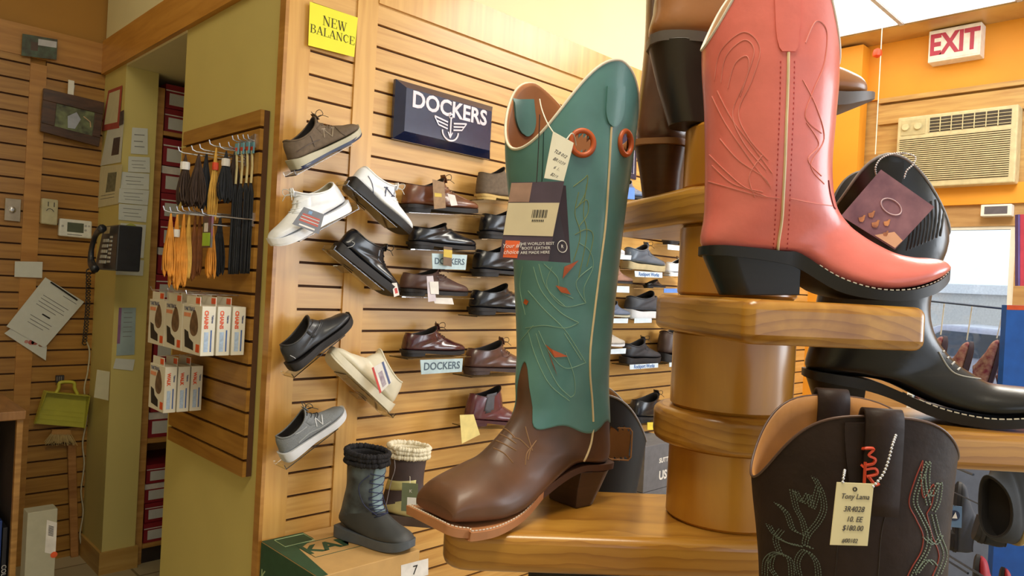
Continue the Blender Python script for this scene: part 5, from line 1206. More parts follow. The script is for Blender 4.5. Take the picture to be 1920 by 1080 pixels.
for i, (x, y, d) in enumerate([(437,264,.055),(447,263,.045),(457,262,.034),(466,262,.022)]):
    nm = ['leftmost','second','third','rightmost'][i]
    p = hook(x, y, d, 'chrome hook of the %s long black lace pack' % nm) + Vector((.014,0,-.002))
    t = empty('long_shoelaces', p, label='long black laces hanging from a cream and blue header, %s of four' % nm, cat='shoelaces', group='four long black lace packs')
    mb = MB(); g = random.Random(20+i)
    for k in range(9):
        a = g.uniform(-.008,.008); b = g.uniform(-.009,.009); mb.tube([p + Vector((0,0,-.13)), p + Vector((a,b,-.17)), p + Vector((a*1.2,b,-.40)), p + Vector((a,b,-.425))], .0035, 4)
    o = mb.build('lace_strands', M_lbk, t, smooth='all', world=True); o['kind'] = 'stuff'
    MB().tube([p + Vector((0,0,-.03)), p + Vector((.004,.002,-.08)), p + Vector((0,-.004,-.135))], .004, 5).build('cream_loop', M_lcr, t, world=True)
    MB().box((p.x-.002,p.y-.012,p.z-.04),(p.x+.002,p.y+.012,p.z-.004)).build('header_card', mat('cyan_header',(110,160,176),.5), t, world=True)
    MB().box((p.x-.0028,p.y-.008,p.z-.03),(p.x-.0021,p.y+.008,p.z-.018)).build('header_print', MRK, t, world=True)
for i, (x, y, d, m, w, h, lb) in enumerate([(308,396,.24,M_lor,.015,.20,'loosely looped amber laces, far left of the middle hooks'),(320,398,.22,M_lor,.013,.24,'amber round laces second from left on the middle hooks'),(333,397,.20,M_lor,.013,.235,'amber laces third from left on the middle hooks'),
     (343,396,.18,M_lyl,.011,.21,'lighter tan laces in the middle of the middle hooks'),(355,397,.15,M_lrb,.010,.22,'rust laces left of the green packet'),(364,397,.13,M_lrb,.009,.21,'rust laces directly beside the green packet'),(388,420,.12,M_lor,.012,.17,'thin amber laces hanging below the green packet'),(402,400,.085,M_lbk,.018,.20,'black lace bundle beside the long black packs')]):
    p = hook(x, y, d, 'chrome hook carrying the ' + ' '.join(lb.split()[:8])); bundle(p + Vector((.02,0,-.003)), h, w, m, lb, 'laces on the middle hooks', strands=16, seed=40+i, band=M_wprint if i in (1,) else None, thick=.0026)
p = hook(380, 402, .16, 'chrome hook carrying the green insole packet')
t = empty('insole_packet', p, label='lime green and white packet hanging among the laces', cat='packet')
MB().box((p.x+.014,p.y-.035,p.z-.10),(p.x+.020,p.y+.030,p.z-.004)).build('packet', mat('dark_green_packet',(60,84,44),.5,var=.4,scale=40,col2=(120,60,90)), t, world=True)
MB().box((p.x+.0125,p.y-.030,p.z-.095),(p.x+.0138,p.y+.025,p.z-.055)).build('lime_panel', mat('lime_print',(160,200,60),.5), t, world=True)
MB().box((p.x+.0125,p.y-.010,p.z-.052),(p.x+.0138,p.y+.015,p.z-.025)).build('white_panel', M_wprint, t, world=True)
p = hook(336, 342, .17, 'chrome hook carrying a blank pale yellow card'); t = empty('hanging_card', p, label='blank pale yellow card dangling below the brown laces', cat='card'); MB().box((p.x+.004,p.y-.022,p.z-.075),(p.x+.005,p.y+.022,p.z+.004)).build('card_face', mat('pale_yellow_card',(226,206,132)), t, world=True)
# boxed traction cleats
M_cbox = mat('white_cream_carton',(228,222,204),.5,var=.03); M_bootp = mat('brown_boot_print',(110,84,60),.6,var=.4,scale=60); M_orp = mat('orange_print_red',(226,90,44),.5); M_blup = mat('blue_band_print',(70,100,160),.5); M_blkp = mat('black_window_print',(36,38,38),.5); M_pblue = mat('pale_blue_text_block',(176,196,222),.6,var=.15,scale=120)
def cleat_box(x, y, z, tx, wy, hz, word, label, group, front=True):
    """x,y,z = outer near bottom corner; box runs +x by tx, +y by wy, up by hz"""
    t = empty('cleat_box', (x+tx/2, y+wy/2, z), label=label, cat='box', group=group)
    MB().box((x,y,z),(x+tx-.002,y+wy-.003,z+hz)).build('carton', M_cbox, t, world=True, bevel=.001)
    MB().box((x+.002,y+wy*.15,z+hz),(x+.004,y+wy*.85,z+hz+.028)).build('hang_flap', M_cbox, t, world=True)
    MB().box((x+.0005,y+wy*.15,z+hz+.006),(x+.0018,y+wy*.35,z+hz+.024)).build('flap_print', M_orp, t, world=True)
    # side facing the aisle viewer (-y)
    yy = y-.0004
    text(word, tx*.36, M_orp, t, facing((x+tx*.30, yy-.0004, z+hz*.73), (0,0,-1), (1,0,0)), 'lettering', ext=.0002, bold=.0008)
    text('Yaktrax', tx*.18, mat('navy_print',(50,60,110),.5), t, facing((x+tx*.74, yy-.0004, z+hz*.74), (0,0,-1), (1,0,0)), 'lettering', ext=.0002, bold=.0003)
    MB().box((x+tx*.20,yy-.0004,z+hz*.08),(x+tx*.50,yy,z+hz*.48)).build('text_block', M_pblue, t, world=True)
    MB().box((x+tx*.64,yy-.0004,z+hz*.08),(x+tx*.74,yy,z+hz*.52)).build('blue_band', M_blup, t, world=True)
    if front:
        xx = x-.0006
        def yz(u, v): return Vector((xx, y + wy*(1-u), z + hz*(1-v)))
        mb = MB(); mb.prism([yz(.62+.20*math.sin(a)*(1 - .35*math.cos(a)), .36-.27*math.cos(a)) for a in [2*PI*k/20 for k in range(20)]], (.0005,0,0)); mb.build('boot_picture', M_bootp, t, world=True)
        mb = MB(); mb.prism([yz(u,v) for u,v in ((.14,.52),(.34,.56),(.40,.68),(.62,.76),(.64,.92),(.20,.88))], (.0005,0,0)); mb.build('window_print', M_blkp, t, world=True)
        mb = MB(); mb.prism([yz(u,v) for u,v in ((.08,.17),(.44,.17),(.44,.25),(.08,.25))], (.0005,0,0)); mb.build('product_name_print', mat('salmon_print',(232,150,110),.5), t, world=True)
        mb = MB(); mb.prism([yz(u,v) for u,v in ((.76,.78),(.94,.78),(.94,.94),(.76,.94))], (.0005,0,0)); mb.build('orange_square', M_orp, t, world=True)
        text('YAKTRAX', wy*.12, mat('navy_print',(50,60,110)), t, facing(yz(.36,.09)-Vector((.0003,0,0)), (0,-1,0), UP), 'lettering', ext=.0002)
XF = XR - .158
c0 = onX(375,668,XF); ctop = onX(377,574,XF)
wy = (onX(339,658,XF).y - c0.y); hz = ctop.z - c0.z; tx = (onY(404,668,c0.y).x - c0.x)
tx = .044
col_n = ['nearest column','middle column','farthest column']; dep_n = ['outermost','second','third']
for col in range(3):
    p = (XF, c0.y + wy*(col+.5), ctop.z+.02)
    t = empty('peg_hook', (XR-.012,p[1],p[2]), label='chrome hook through the chain-type cleat boxes, %s' % col_n[col], cat='hook', group='chrome peg hooks for cleat boxes')
    MB().tube([(XR-.0125,p[1],p[2]+.014),(XF-.02,p[1],p[2]+.014),(XF-.024,p[1],p[2]+.026)], .0022, 6).build('wire', M_chrome, t, world=True)
    for dp in range(3):
        cleat_box(XF + dp*(tx+.004), c0.y + wy*col, c0.z, tx, wy, hz, 'CHAINS', 'white box of chain-type traction cleats, %s of the %s' % (dep_n[dp], col_n[col]), 'white cleat boxes on the hooks', front=(dp == 0))
XF2 = XR - .158
c1 = onX(306,775,XF2); hz2 = onX(308,688,XF2).z - c1.z
t = empty('peg_hook', (XR-.012,c1.y+.04,c1.z+hz2), label='chrome hook through the three lower cleat boxes', cat='hook', group='chrome peg hooks for cleat boxes')
MB().tube([(XR-.0125,c1.y+.045,c1.z+hz2+.034),(XF2-.01,c1.y+.045,c1.z+hz2+.034)], .0022, 6).build('wire', M_chrome, t, world=True)
for dp in range(3): cleat_box(XF2 + dp*(tx*.98), c1.y, c1.z, tx*.92, wy*.95, hz2, 'WALK', 'white box of walking traction cleats on the lower hook, %s from the aisle' % ('outermost' if dp == 0 else dep_n[dp]), 'white cleat boxes on the hooks', front=(dp == 0))
# ------------------------------------------------------------------ papers and devices on pillar and back wall
def flat(kind, px4, plane, off, label, m, cat, th=.0008, group=None, name=None):
    """thin sheet fixed to a wall: plane 'X' (side), 'P' (pillar front), 'B' (back wall)"""
    if plane == 'X': P = [onX(x,y,XC-off) for x,y in px4]; n = Vector((1,0,0))
    elif plane == 'P': P = [onY(x,y,YP-off) for x,y in px4]; n = Vector((0,1,0))
    else: P = [onY(x,y,YB-.012-off) for x,y in px4]; n = Vector((0,1,0))
    t = empty(kind, sum(P, Vector())/4, label=label, cat=cat, group=group)
    MB().quadbox(P, n*th).build('sheet', m, t, world=True)
    return t, P, n
def lines(P, n, t, rows, u0=.15, u1=.85, m=None, h=.012, name='printed_lines'):
    mb = MB()
    for v, a, b in rows:
        q = [on4(P,a,v)-n*.0008, on4(P,b,v)-n*.0008, on4(P,b,v+h)-n*.0008, on4(P,a,v+h)-n*.0008]; mb.quadbox(q, n*.0004)
    o = mb.build(name, m or mat('grey_ink',(120,120,118),.7), t, world=True); return o
M_paper = mat('white_paper',(206,208,200),.7,var=.03); M_paperc = mat('cream_paper',(208,200,164),.7,var=.04)
M_gink = mat('grey_ink',(120,120,118),.7)
t,P,n = flat('poster', [(203,170),(229,160),(223,240),(190,246)], 'X', .004, 'red-bordered certificate at the top of the pillar side', mat('red_paper_border',(170,72,60),.6), 'poster')
panel(P, n, .12,.08,.88,.85, M_paperc, t, 'cream_centre')
t,P,n = flat('poster', [(204,232),(232,226),(226,304),(188,311)], 'X', .003, 'white poster with a small dark photo below the certificate', M_paper, 'poster')
panel(P, n, .50,.38,.88,.80, mat('dark_photo_print',(80,64,60),.5,var=.4,scale=80), t, 'photo_print')
t,P,n = flat('poster', [(189,312),(229,308),(222,382),(178,390)], 'X', .003, 'cream poster with tall grey-green photo, lowest poster on the pillar side', M_paperc, 'poster')
panel(P, n, .40,.18,.80,.66, mat('grey_green_photo_print',(110,112,92),.5,var=.4,scale=60), t, 'photo_print'); lines(P, n, t, [(.72,.2,.8),(.8,.2,.8)])
t,P,n = flat('poster', [(225,210),(232,206),(231,232),(223,236)], 'X', .006, 'small dark card between the certificate and the white poster', mat('dark_photo_print',(80,64,60)), 'card')
notes = [([(248,239),(277,241),(277,290),(245,288)],'white note sheet at the top of the pillar front'),([(241,293),(281,295),(281,324),(240,322)],'white note, second from top on the pillar front'),
 ([(229,322),(280,326),(279,356),(226,353)],'white note, third from top, wider than the one above'),([(224,353),(280,357),(277,385),(222,380)],'white note, fourth from top on the pillar front'),
 ([(223,382),(277,386),(274,417),(222,412)],'white note, fifth, directly above the lime foot-shaped note'),([(226,418),(274,422),(269,484),(222,480)],'white note behind the lime foot-shaped note'),([(219,484),(270,488),(268,517),(217,515)],'white note directly below the lime foot-shaped note')]
for i,(q,lb) in enumerate(notes):
    t,P,n = flat('note', q, 'P', .004 + .0012*(i % 2), lb, M_paper, 'note', group='white notes on the pillar front'); lines(P, n, t, [(.25,.15,.8),(.5,.15,.7),(.7,.2,.8)], h=.03)
t = empty('foot_note', onY(245,445,YP-.008), label='lime green foot-shaped paper cut-out on the pillar', cat='note')
mb = MB(); mb.prism([onY(x,y,YP-.008) for x,y in smooth_path([(232,424,0),(245,419,0),(256,424,0),(259,436,0),(252,450,0),(249,464,0),(241,470,0),(232,463,0),(231,450,0)],3,True) for _ in (0,)] if 0 else [onY(p.x,p.y,YP-.008) for p in smooth_path([(232,424,0),(245,419,0),(256,424,0),(259,436,0),(252,450,0),(249,464,0),(241,470,0),(232,463,0),(231,450,0)],3,True)[:-1]], (0,.0015,0)); mb.build('cutout', mat('lime_paper',(176,180,84),.7), t, world=True)
t,P,n = flat('poster', [(223,577),(255,577),(252,665),(218,667)], 'P', .004, 'pale violet and blue strip poster low on the pillar front', mat('blue_tint_paper',(150,168,170),.6,var=.15,scale=12), 'poster')
panel(P, n, .0,.0,.16,.75, mat('violet_edge',(140,96,136),.6), t, 'violet_edge'); lines(P, n, t, [(k*.1+.1,.3,.8) for k in range(6)])
t,P,n = flat('note', [(217,672),(253,674),(249,695),(212,691)], 'P', .005, 'small tilted white note under the strip poster', M_paper, 'note')
t,P,n = flat('note', [(182,693),(206,697),(203,751),(176,745)], 'X' if 0 else 'P', .004, 'blank cream note low on the pillar by the dustpan', M_paperc, 'note')
# photo card, picture frame
t,P,n = flat('photo_card', [(42,63),(108,74),(106,112),(40,104)], 'B', .012, 'snapshot card of a green field at the top of the back wall', mat('field_photo_print',(80,100,80),.5,var=.4,scale=30,col2=(60,50,44)), 'photo')
panel(P, n, .45,.12,.98,.42, mat('white_shed_print',(190,190,196),.5), t, 'white_shed_print'); panel(P, n, .25,.3,.45,.7, mat('brown_print',(80,60,50),.5), t, 'dark_figures_print')
pf = empty('framed_picture', onY(135,215,YB-.06), label='tilted dark wooden picture frame with a green and white photo', cat='picture')
F0 = [onY(x,y,YB-.05) for x,y in ((82,165),(196,192),(186,275),(76,246))]
nb_ = Vector((0,1,0)); M_dkframe = wood('dark_walnut_frame',(84,54,36),(52,32,22),(3,3,12),3,.4)
for a0,b0,a1,b1,nm in ((0,0,1,.27,'top_rail'),(0,.80,1,1,'bottom_rail'),(0,.27,.22,.80,'left_stile'),(.86,.27,1,.80,'right_stile')):
    MB().quadbox([on4(F0,a0,b0),on4(F0,a1,b0),on4(F0,a1,b1),on4(F0,a0,b1)], nb_*.022).build(nm, M_dkframe, pf, world=True, bevel=.002)
MB().quadbox([on4(F0,.22,.27)+nb_*.006,on4(F0,.86,.27)+nb_*.006,on4(F0,.86,.80)+nb_*.006,on4(F0,.22,.80)+nb_*.006], nb_*.01).build('picture', mat('picture_print',(120,130,90),.4,var=.5,scale=26,col2=(52,50,40)), pf, world=True)
mb = MB(); mb.prism([on4(F0,u,v)+nb_*.0045 for u,v in ((.42,.5),(.56,.36),(.64,.5),(.56,.74),(.44,.76))], nb_*.001); mb.build('pale_figure_print', mat('pale_blue_print',(160,166,180),.5), pf, world=True)
MB().tube([on4(F0,.68,.42)+nb_*.004,on4(F0,.80,.50)+nb_*.004,on4(F0,.82,.62)+nb_*.004], .003, 4).build('pale_arc_print', mat('beige_arc_print',(190,160,120),.5), pf, world=True)
MB().tube([onY(128,160,YB-.02),onY(134,154,YB-.04),onY(140,160,YB-.045),onY(138,172,YB-.045)], .003, 6).build('wire_hanger', M_chrome, pf, world=True)
MB().box(tuple(onY(127,176,YB-.05)),tuple(onY(139,152,YB-.046))).build('clear_clip', M_white, pf, world=True)
# switch plate, intercom box, thermostat
def wallbox(kind, px4, label, cat, m, th, base='body'):
    P = [onY(x,y,YB-.012-th) for x,y in px4]; t = empty(kind, sum(P,Vector())/4, label=label, cat=cat)
    MB().quadbox(P, (0,th-.0005,0)).build(base, m, t, world=True, bevel=min(.006,th*.3)); return t, P
M_steel = mat('brushed_steel',(170,158,140),.35,metal=.6)
t, P = wallbox('key_switch_plate', [(10,371),(40,374),(38,416),(8,413)], 'brushed steel plate with a round key switch at the far left', 'switch', M_steel, .006)
c = on4(P,.45,.5); MB().rings([[c + Vector((r*math.cos(2*PI*k/20), -d, r*math.sin(2*PI*k/20))) for k in range(20)] for r,d in ((.014,0),(.014,.012),(.009,.016),(.004,.016))]).build('key_switch', M_chrome, t, True, world=True)
M_ivory = mat('ivory_plastic',(188,180,146),.45)
t, P = wallbox('door_chime_box', [(79,371),(110,375),(108,423),(77,419)], 'small ivory wall box with dark slots beside the thermostat', 'chime', M_ivory, .035)
mb = MB()
for u in (.36,.72): mb.quadbox([on4(P,u,.12)-Vector((0,.0006,0)),on4(P,u+.05,.12)-Vector((0,.0006,0)),on4(P,u+.05,.30)-Vector((0,.0006,0)),on4(P,u,.30)-Vector((0,.0006,0))],(0,.0005,0)).build('slot', M_blk, t, world=True); mb = MB()
MB().tube([on4(P,u,v)-Vector((0,.001,0)) for u,v in ((.28,.48),(.38,.40),(.5,.38),(.62,.40),(.74,.48))], .0018, 4).build('curved_slot', M_blk, t, world=True)
t, P = wallbox('thermostat', [(112,409),(173,415),(172,448),(110,442)], 'white wall thermostat with grey-green display beside the phone', 'thermostat', mat('white_plastic',(222,222,214),.4), .028)
panel(P, Vector((0,1,0)), .24,.18,.74,.72, mat('lcd_screen',(86,92,76),.3), t, 'display')
for u,v in ((.80,.30),(.90,.30),(.80,.55),(.10,.42)):
    c = on4(P,u,v); MB().rings([[c + Vector((.005*math.cos(2*PI*k/12), -d, .005*math.sin(2*PI*k/12))) for k in range(12)] for d in (0,.003)]).build('button', mat('grey_button',(170,170,166),.5), t, world=True)
lines([p for p in P], Vector((0,1,0)), t, [(.84,.25,.7)], h=.04)
# telephone on the pillar side
M_tel = mat('black_telephone_plastic',(40,42,48),.35,coat=.2)
XT = XC - .10
tel = empty('wall_telephone', onX(198,470,XC), label='black corded wall telephone with handset and keypad on the pillar side', cat='telephone')
q = [onX(x,y,XT) for x,y in ((194,424),(222,421),(216,508),(176,505))]
MB().quadbox(q, (XC-XT-.002,0,0)).build('base', M_tel, tel, world=True, bevel=.006)
nx = Vector((1,0,0))
mb = MB()
hp = smooth_path([onX(x,y,XT-.03) for x,y in ((192,428),(180,440),(172,465),(171,490),(178,505))], 6)
mb.tube(hp, [.018,.018,.017,.015,.013,.012,.011,.011,.011,.011,.011,.011,.011,.011,.012,.012,.013,.014,.015,.016,.017,.018,.018,.018,.018][:len(hp)], 10).build('handset', M_tel, tel, smooth='all', world=True)
panel(q, nx, .16,.03,.50,.18, mat('cream_label_plate',(206,190,140),.5), tel, 'label_plate', lift=.001)
for r in range(5):
    for c in range(3):
        u, v = .22 + c*.11, .30 + r*.12
        MB().quadbox([on4(q,u,v)-nx*.004,on4(q,u+.08,v)-nx*.004,on4(q,u+.08,v+.07)-nx*.004,on4(q,u,v+.07)-nx*.004], nx*.004).build('key', mat('pale_grey_key',(186,186,180),.5), tel, world=True)
for r in range(7):
    v = .24 + r*.09; MB().quadbox([on4(q,.60,v)-nx*.003,on4(q,.72,v)-nx*.003,on4(q,.72,v+.045)-nx*.003,on4(q,.60,v+.045)-nx*.003], nx*.003).build('memory_key', mat('pale_grey_key',(186,186,180)), tel, world=True)
# coiled cord
mb = MB(); pts = []
a, b = onX(166,506,XT-.02), onY(158,645,YB-.05)
for i in range(321):
    u = i/320; c = a.lerp(b, u) + Vector((0,-.02*math.sin(PI*u),0)); w = 2*PI*22*u
    pts.append(c + Vector((.010*math.cos(w), .004*math.cos(w), .009*math.sin(w))))
mb.tube(pts, .0026, 5); mb.tube([onX(176,500,XT-.03), a], .0026, 5); mb.build('coiled_cord', M_tel, tel, smooth='all', world=True)
cb = MB().tube(smooth_path([onY(x,y,YB-.03) for x,y in ((162,640),(168,660),(164,700),(158,730),(163,780),(155,830),(158,870),(152,920),(156,960),(150,1000),(152,1020))],5), .004, 5).build('power_cable', mat('ivory_cable',(190,180,150),.5), None, smooth='all'); own(cb); tag(cb, 'ivory cable hanging loosely down beside the pillar', 'cable')
# papers
t,P,n = flat('note', [(28,490),(80,491),(79,521),(27,519)], 'B', .008, 'small blank white card above the hanging papers', M_paper, 'note')
t,P,n = flat('clipped_papers', [(8,625),(42,600),(88,650),(86,676)], 'B', .008, 'floral printed sheet showing below the typed sheet', M_paper, 'paper')
for i,(u,v,s,cm) in enumerate([(.45,.55,.012,(176,90,84)),(.60,.62,.014,(160,80,70)),(.75,.8,.010,(150,110,80)),(.3,.45,.008,(190,130,120))]):
    c = on4(P,u,v)-n*.001; MB().rings([[c+Vector((s*math.cos(2*PI*k/9)*(1+.2*(k%2)), -d, s*math.sin(2*PI*k/9))) for k in range(9)] for d in (0,.0006)]).build('flower_print', mat('flower_print_%d' % i, cm, .6), t, world=True)
t,P,n = flat('clipped_papers', [(85,520),(158,566),(84,652),(12,612)], 'B', .011, 'large tilted typed white sheet hung on the back wall', M_paper, 'paper')
lines(P, n, t, [(.10,.55,.9),(.26,.2,.85),(.32,.2,.8),(.38,.2,.85),(.44,.2,.7),(.64,.25,.8),(.70,.3,.8),(.76,.3,.7)], h=.010); lines(P, n, t, [(.53,.45,.65)], h=.025, m=M_blk, name='bold_line')
MB().tube([on4(P,.15,.02)-n*.003, on4(P,.5,.03)-n*.006, on4(P,.85,.04)-n*.003], .004, 5).build('binder_clip', M_blk, t, world=True)
# dustpan and brush
M_dp = mat('yellow_green_plastic',(190,184,64),.4,var=.05)
dp = empty('dustpan', onY(115,760,YB-.05), label='yellow-green plastic dustpan hanging handle-up on the back wall', cat='dustpan')
Q = [onY(x,y,YB-.04) for x,y in ((82,732),(164,740),(158,802),(63,794))]
ny = Vector((0,1,0))
MB().quadbox(Q, ny*.004).build('pan', M_dp, dp, world=True)
for a_,b_,nm in ((0,1,'rear_wall'),(1,2,'side_wall'),(3,0,'side_wall')):
    MB().quadbox([Q[a_]-ny*.05*(1 if a_ != 3 else .4), Q[b_]-ny*.05*(1 if b_ in (0,1) else .3), Q[b_], Q[a_]], (Q[(a_+2)%4]-Q[a_]).normalized()*.004).build(nm, M_dp, dp, world=True)
MB().tube(smooth_path([onY(x,y,YB-.07) for x,y in ((104,738),(110,728),(112,718),(125,716),(139,718),(140,728),(146,740))],4), .008, 6).build('handle', M_dp, dp, smooth='all', world=True)
for k in range(3): MB().quadbox([on4(Q,.08,.55+k*.14)-ny*.002,on4(Q,.95,.55+k*.14)-ny*.002,on4(Q,.95,.57+k*.14)-ny*.002,on4(Q,.08,.57+k*.14)-ny*.002], ny*.002).build('ridge', M_dp, dp, world=True)
kc = empty('key_hook', onY(112,712,YB-.02), label='small dark hook rack with keys above the dustpan', cat='hook')
MB().box(tuple(onY(105,718,YB-.03)),tuple(onY(119,703,YB-.013))).build('rack', mat('dark_key_rack',(60,52,50),.6), kc, world=True)
for k in range(3): MB().tube([onY(107+k*4,706,YB-.032),onY(107+k*4,714,YB-.035)], .002, 4).build('key', M_chrome, kc, world=True)
wb = empty('whisk_broom', onY(118,815,YB-.05), label='wooden-handled hand brush with pale bristles standing against the back wall', cat='brush')
g = random.Random(9); mb = MB()
for k in range(90):
    u = k/89; x = 84 + 58*u; mb.tube([onY(100+28*u+g.uniform(-2,2),808,YB-.035), onY(x+g.uniform(-3,3),832+g.uniform(-5,4),YB-.04-g.uniform(0,.03))], .0018, 3)
o = mb.build('bristles', mat('pale_straw_bristle',(176,150,96),.8,var=.2), wb, world=True); o['kind'] = 'stuff'
MB().quadbox([onY(x,y,YB-.045) for x,y in ((98,806),(132,806),(134,815),(96,815))], ny*.02).build('brush_head', M_shelfw, wb, world=True)
MB().quadbox([onY(x,y,YB-.03) for x,y in ((127,834),(143,834),(148,1046),(133,1046))], ny*.018).build('handle', wood('handle_wood',(186,132,70),(150,98,46),(2,2,12),3,.5), wb, world=True, bevel=.004)
# counter at far left with coat and boxes beneath
ct = empty('counter', onY(20,790,3.4), label='wooden counter end at the far left with open dark space below', cat='counter')
cT = onY(48,770,3.3).z; cx1 = onY(50,775,3.3).x
MB().box((-.6,3.3,cT-.035),(cx1,3.9,cT)).build('counter_top', wood('counter_oak',(180,130,76),(140,96,50),(12,2,2),2,.4), ct, world=True, bevel=.004)
MB().box((-.6,3.86,0),(cx1-.03,3.89,cT-.036)).build('back_panel', mat('dark_back_panel',(52,42,34)), ct, world=True)
MB().box((cx1-.024,3.345,0),(cx1-.012,3.85,cT-.036)).build('side_panel', mat('dark_back_panel',(52,42,34)), ct, world=True)  # inner panels coloured dark to stand for shade under the counter
MB().box((cx1-.026,3.32,0),(cx1-.006,3.344,cT-.036)).build('front_post', M_shelfw, ct, world=True)
pp = flat('paper_sheet', [(0,762),(25,775),(0,778),(-20,770)], 'B', .3, 'white paper lying on the counter at the far left', M_paper, 'paper') if 0 else None
p_ = MB(); p_.box((cx1-.28,3.42,cT+.0006),(cx1-.07,3.68,cT+.0016)); o = p_.build('paper_sheet', M_paper); own(o); tag(o, 'white paper sheet lying on the counter at the far left', 'paper')
mb = MB(); g = random.Random(2); base = onY(8,978,3.5)
R = []
for i in range(15):
    z = .4375 + .30*i/14; r = .085*(1-.35*(i/14)**2); R.append([Vector((base.x-.17 + r*(1+.18*math.sin(5*k+i*1.3))*math.cos(2*PI*k/24), 3.58 + r*.8*(1+.15*math.sin(3*k+i))*math.sin(2*PI*k/24), z)) for k in range(24)])
cz = mb.rings(R).build('jacket', mat('rose_red_cloth',(150,54,66),.8,var=.3,scale=30,bump=.5), None, smooth='all'); own(cz); tag(cz, 'rose-red bundled jacket stuffed under the counter', 'jacket')
zbx = base.z
def floorbox(x0p, x1p, ytop, yf, label, m, lid=None, dep=.3, zb=0.0008, name='shoe_box'):
    a = onY(x0p, ytop, yf); b = onY(x1p, ytop, yf); t = empty(name, ((a.x+b.x)/2, yf+dep/2, zb), label=label, cat='box')
    MB().box((a.x,yf,zb),(b.x,yf+dep,a.z)).build('box_body', m, t, world=True, bevel=.002); return t, a, b
t, a, b = floorbox(-70, 4, 988, 3.36, 'blue box at the bottom left corner under the jacket', mat('royal_blue_box',(36,64,132),.5), zb=.0008)
bt, a2, b2 = floorbox(6, 15, 990, 3.36, 'narrow black box with pale side lettering standing under the counter', mat('black_box_card',(36,36,42),.5))
text('COLUMBIA', .022, M_wprint, bt, facing(((a2.x+b2.x)/2, 3.3595, a2.z-.20), (0,0,-1), (1,0,0)), 'lettering', ext=.0002)
t, a3, b3 = floorbox(52, 108, 962, 3.22, 'upright white and grey shoe box with barcode label beside the counter', mat('pale_grey_box',(176,172,150),.6,var=.05), dep=.072)
yf = 3.2194
qq = [onY(x,y,yf) for x,y in ((88,975),(107,980),(104,1040),(84,1036))]
MB().quadbox(qq, (0,.0004,0)).build('end_label', M_wprint, t, world=True)
mb = MB()
for k in range(8): mb.quadbox([on4(qq,.2,.15+k*.04)-ny*.0006,on4(qq,.7,.15+k*.04)-ny*.0006,on4(qq,.7,.17+k*.04)-ny*.0006,on4(qq,.2,.17+k*.04)-ny*.0006], ny*.0003)
mb.build('barcode', M_blk, t, world=True)
c = onY(101,1040,yf)-ny*.001; MB().rings([[c+Vector((.012*math.cos(2*PI*k/14), -d, .012*math.sin(2*PI*k/14))) for k in range(14)] for d in (0,.0006)]).build('orange_sticker', M_orp, t, world=True)

# ------------------------------------------------------------------ exit wall: air conditioner, sign, sensor, pull string
xa = XE - .10
y0, y1 = onX(1903,330,xa).y, onX(1680,290,xa).y
zt_, zb_ = onX(1790,209,xa).z, onX(1800,347,xa).z
ac = empty('air_conditioner', (XE,(y0+y1)/2,zb_), label='beige through-wall air conditioner with louvered grille on the orange wall', cat='air conditioner')
M_ac = mat('beige_ac_plastic',(206,192,150),.45); M_acd = mat('dark_ac_slot',(66,58,48),.7)
MB().box((xa,y0,zb_),(XE+.015,y1,zt_)).build('housing', M_ac, ac, world=True, bevel=.008)
hh = zt_-zb_; ww = y1-y0
def acb(u0,v0,u1,v1,d0,d1,m,nm,bev=0):   # u from left (y1) to right (y0), v from top
    return MB().box((xa-d1, y1-ww*u1, zt_-hh*v1),(xa-d0, y1-ww*u0, zt_-hh*v0)).build(nm, m, ac, world=True, bevel=bev)
acb(.03,.30,.95,.92,.0005,.002,M_acd,'grille_recess')
mb = MB()
for k in range(22): mb.box((xa-.010, y1-ww*.95, zt_-hh*(.305+k*.0282+.014)),(xa-.002, y1-ww*.03, zt_-hh*(.305+k*.0282)))
mb.build('louvers', M_ac, ac, world=True)
acb(.28,.05,.95,.25,.0005,.002,M_acd,'outlet_recess')
mb = MB()
for k in range(7): mb.box((xa-.009, y1-ww*(.29+k*.094), zt_-hh*.25),(xa-.002, y1-ww*(.283+k*.094), zt_-hh*.05))
for k in range(4): mb.box((xa-.006, y1-ww*.95, zt_-hh*(.095+k*.045)),(xa-.002, y1-ww*.28, zt_-hh*(.088+k*.045)))
mb.build('outlet_vanes', M_ac, ac, world=True)
acb(.035,.05,.25,.26,.0005,.004,mat('tan_control_panel',(190,176,134),.5),'control_panel')
for u in (.08,.19):
    c = Vector((xa-.004, y1-ww*u, zt_-hh*.15)); MB().rings([[c+Vector((-d, r*math.cos(2*PI*k/16), r*math.sin(2*PI*k/16))) for k in range(16)] for r,d in ((.022,0),(.020,.016),(.001,.016))]).build('knob', M_ac, ac, True, world=True)
xs = XE - .10
ys0, ys1 = onX(1839,75,xs).y, onX(1741,85,xs).y; zs1, zs0 = onX(1790,50,xs).z, onX(1790,110,xs).z
ex = empty('exit_sign', (XE,(ys0+ys1)/2,zs0), label='white exit sign with red capital letters high on the orange wall', cat='sign')
MB().box((xs,ys0,zs0),(XE-.0006,ys1,zs1)).build('sign_box', mat('white_sign_plastic',(232,226,214),.4), ex, world=True, bevel=.004)
MB().box((xs-.002,ys0+.012,zs0+.012),(xs-.0004,ys1-.012,zs1-.012)).build('face', mat('warm_white_face',(236,228,216),.4), ex, world=True)
text('EXIT', (zs1-zs0)*.90, mat('crimson_letters',(176,44,70),.4), ex, facing((xs-.003,(ys0+ys1)/2,(zs0+zs1)/2),(0,-1,0),UP), 'lettering', ext=.0006, bold=.006, sx=.74)
xq = XE-.06
sn = empty('door_sensor', onX(1867,393,xq), label='white framed sensor box with dark window above the door', cat='sensor')
q0, q1 = onX(1896,404,xq), onX(1839,384,xq)
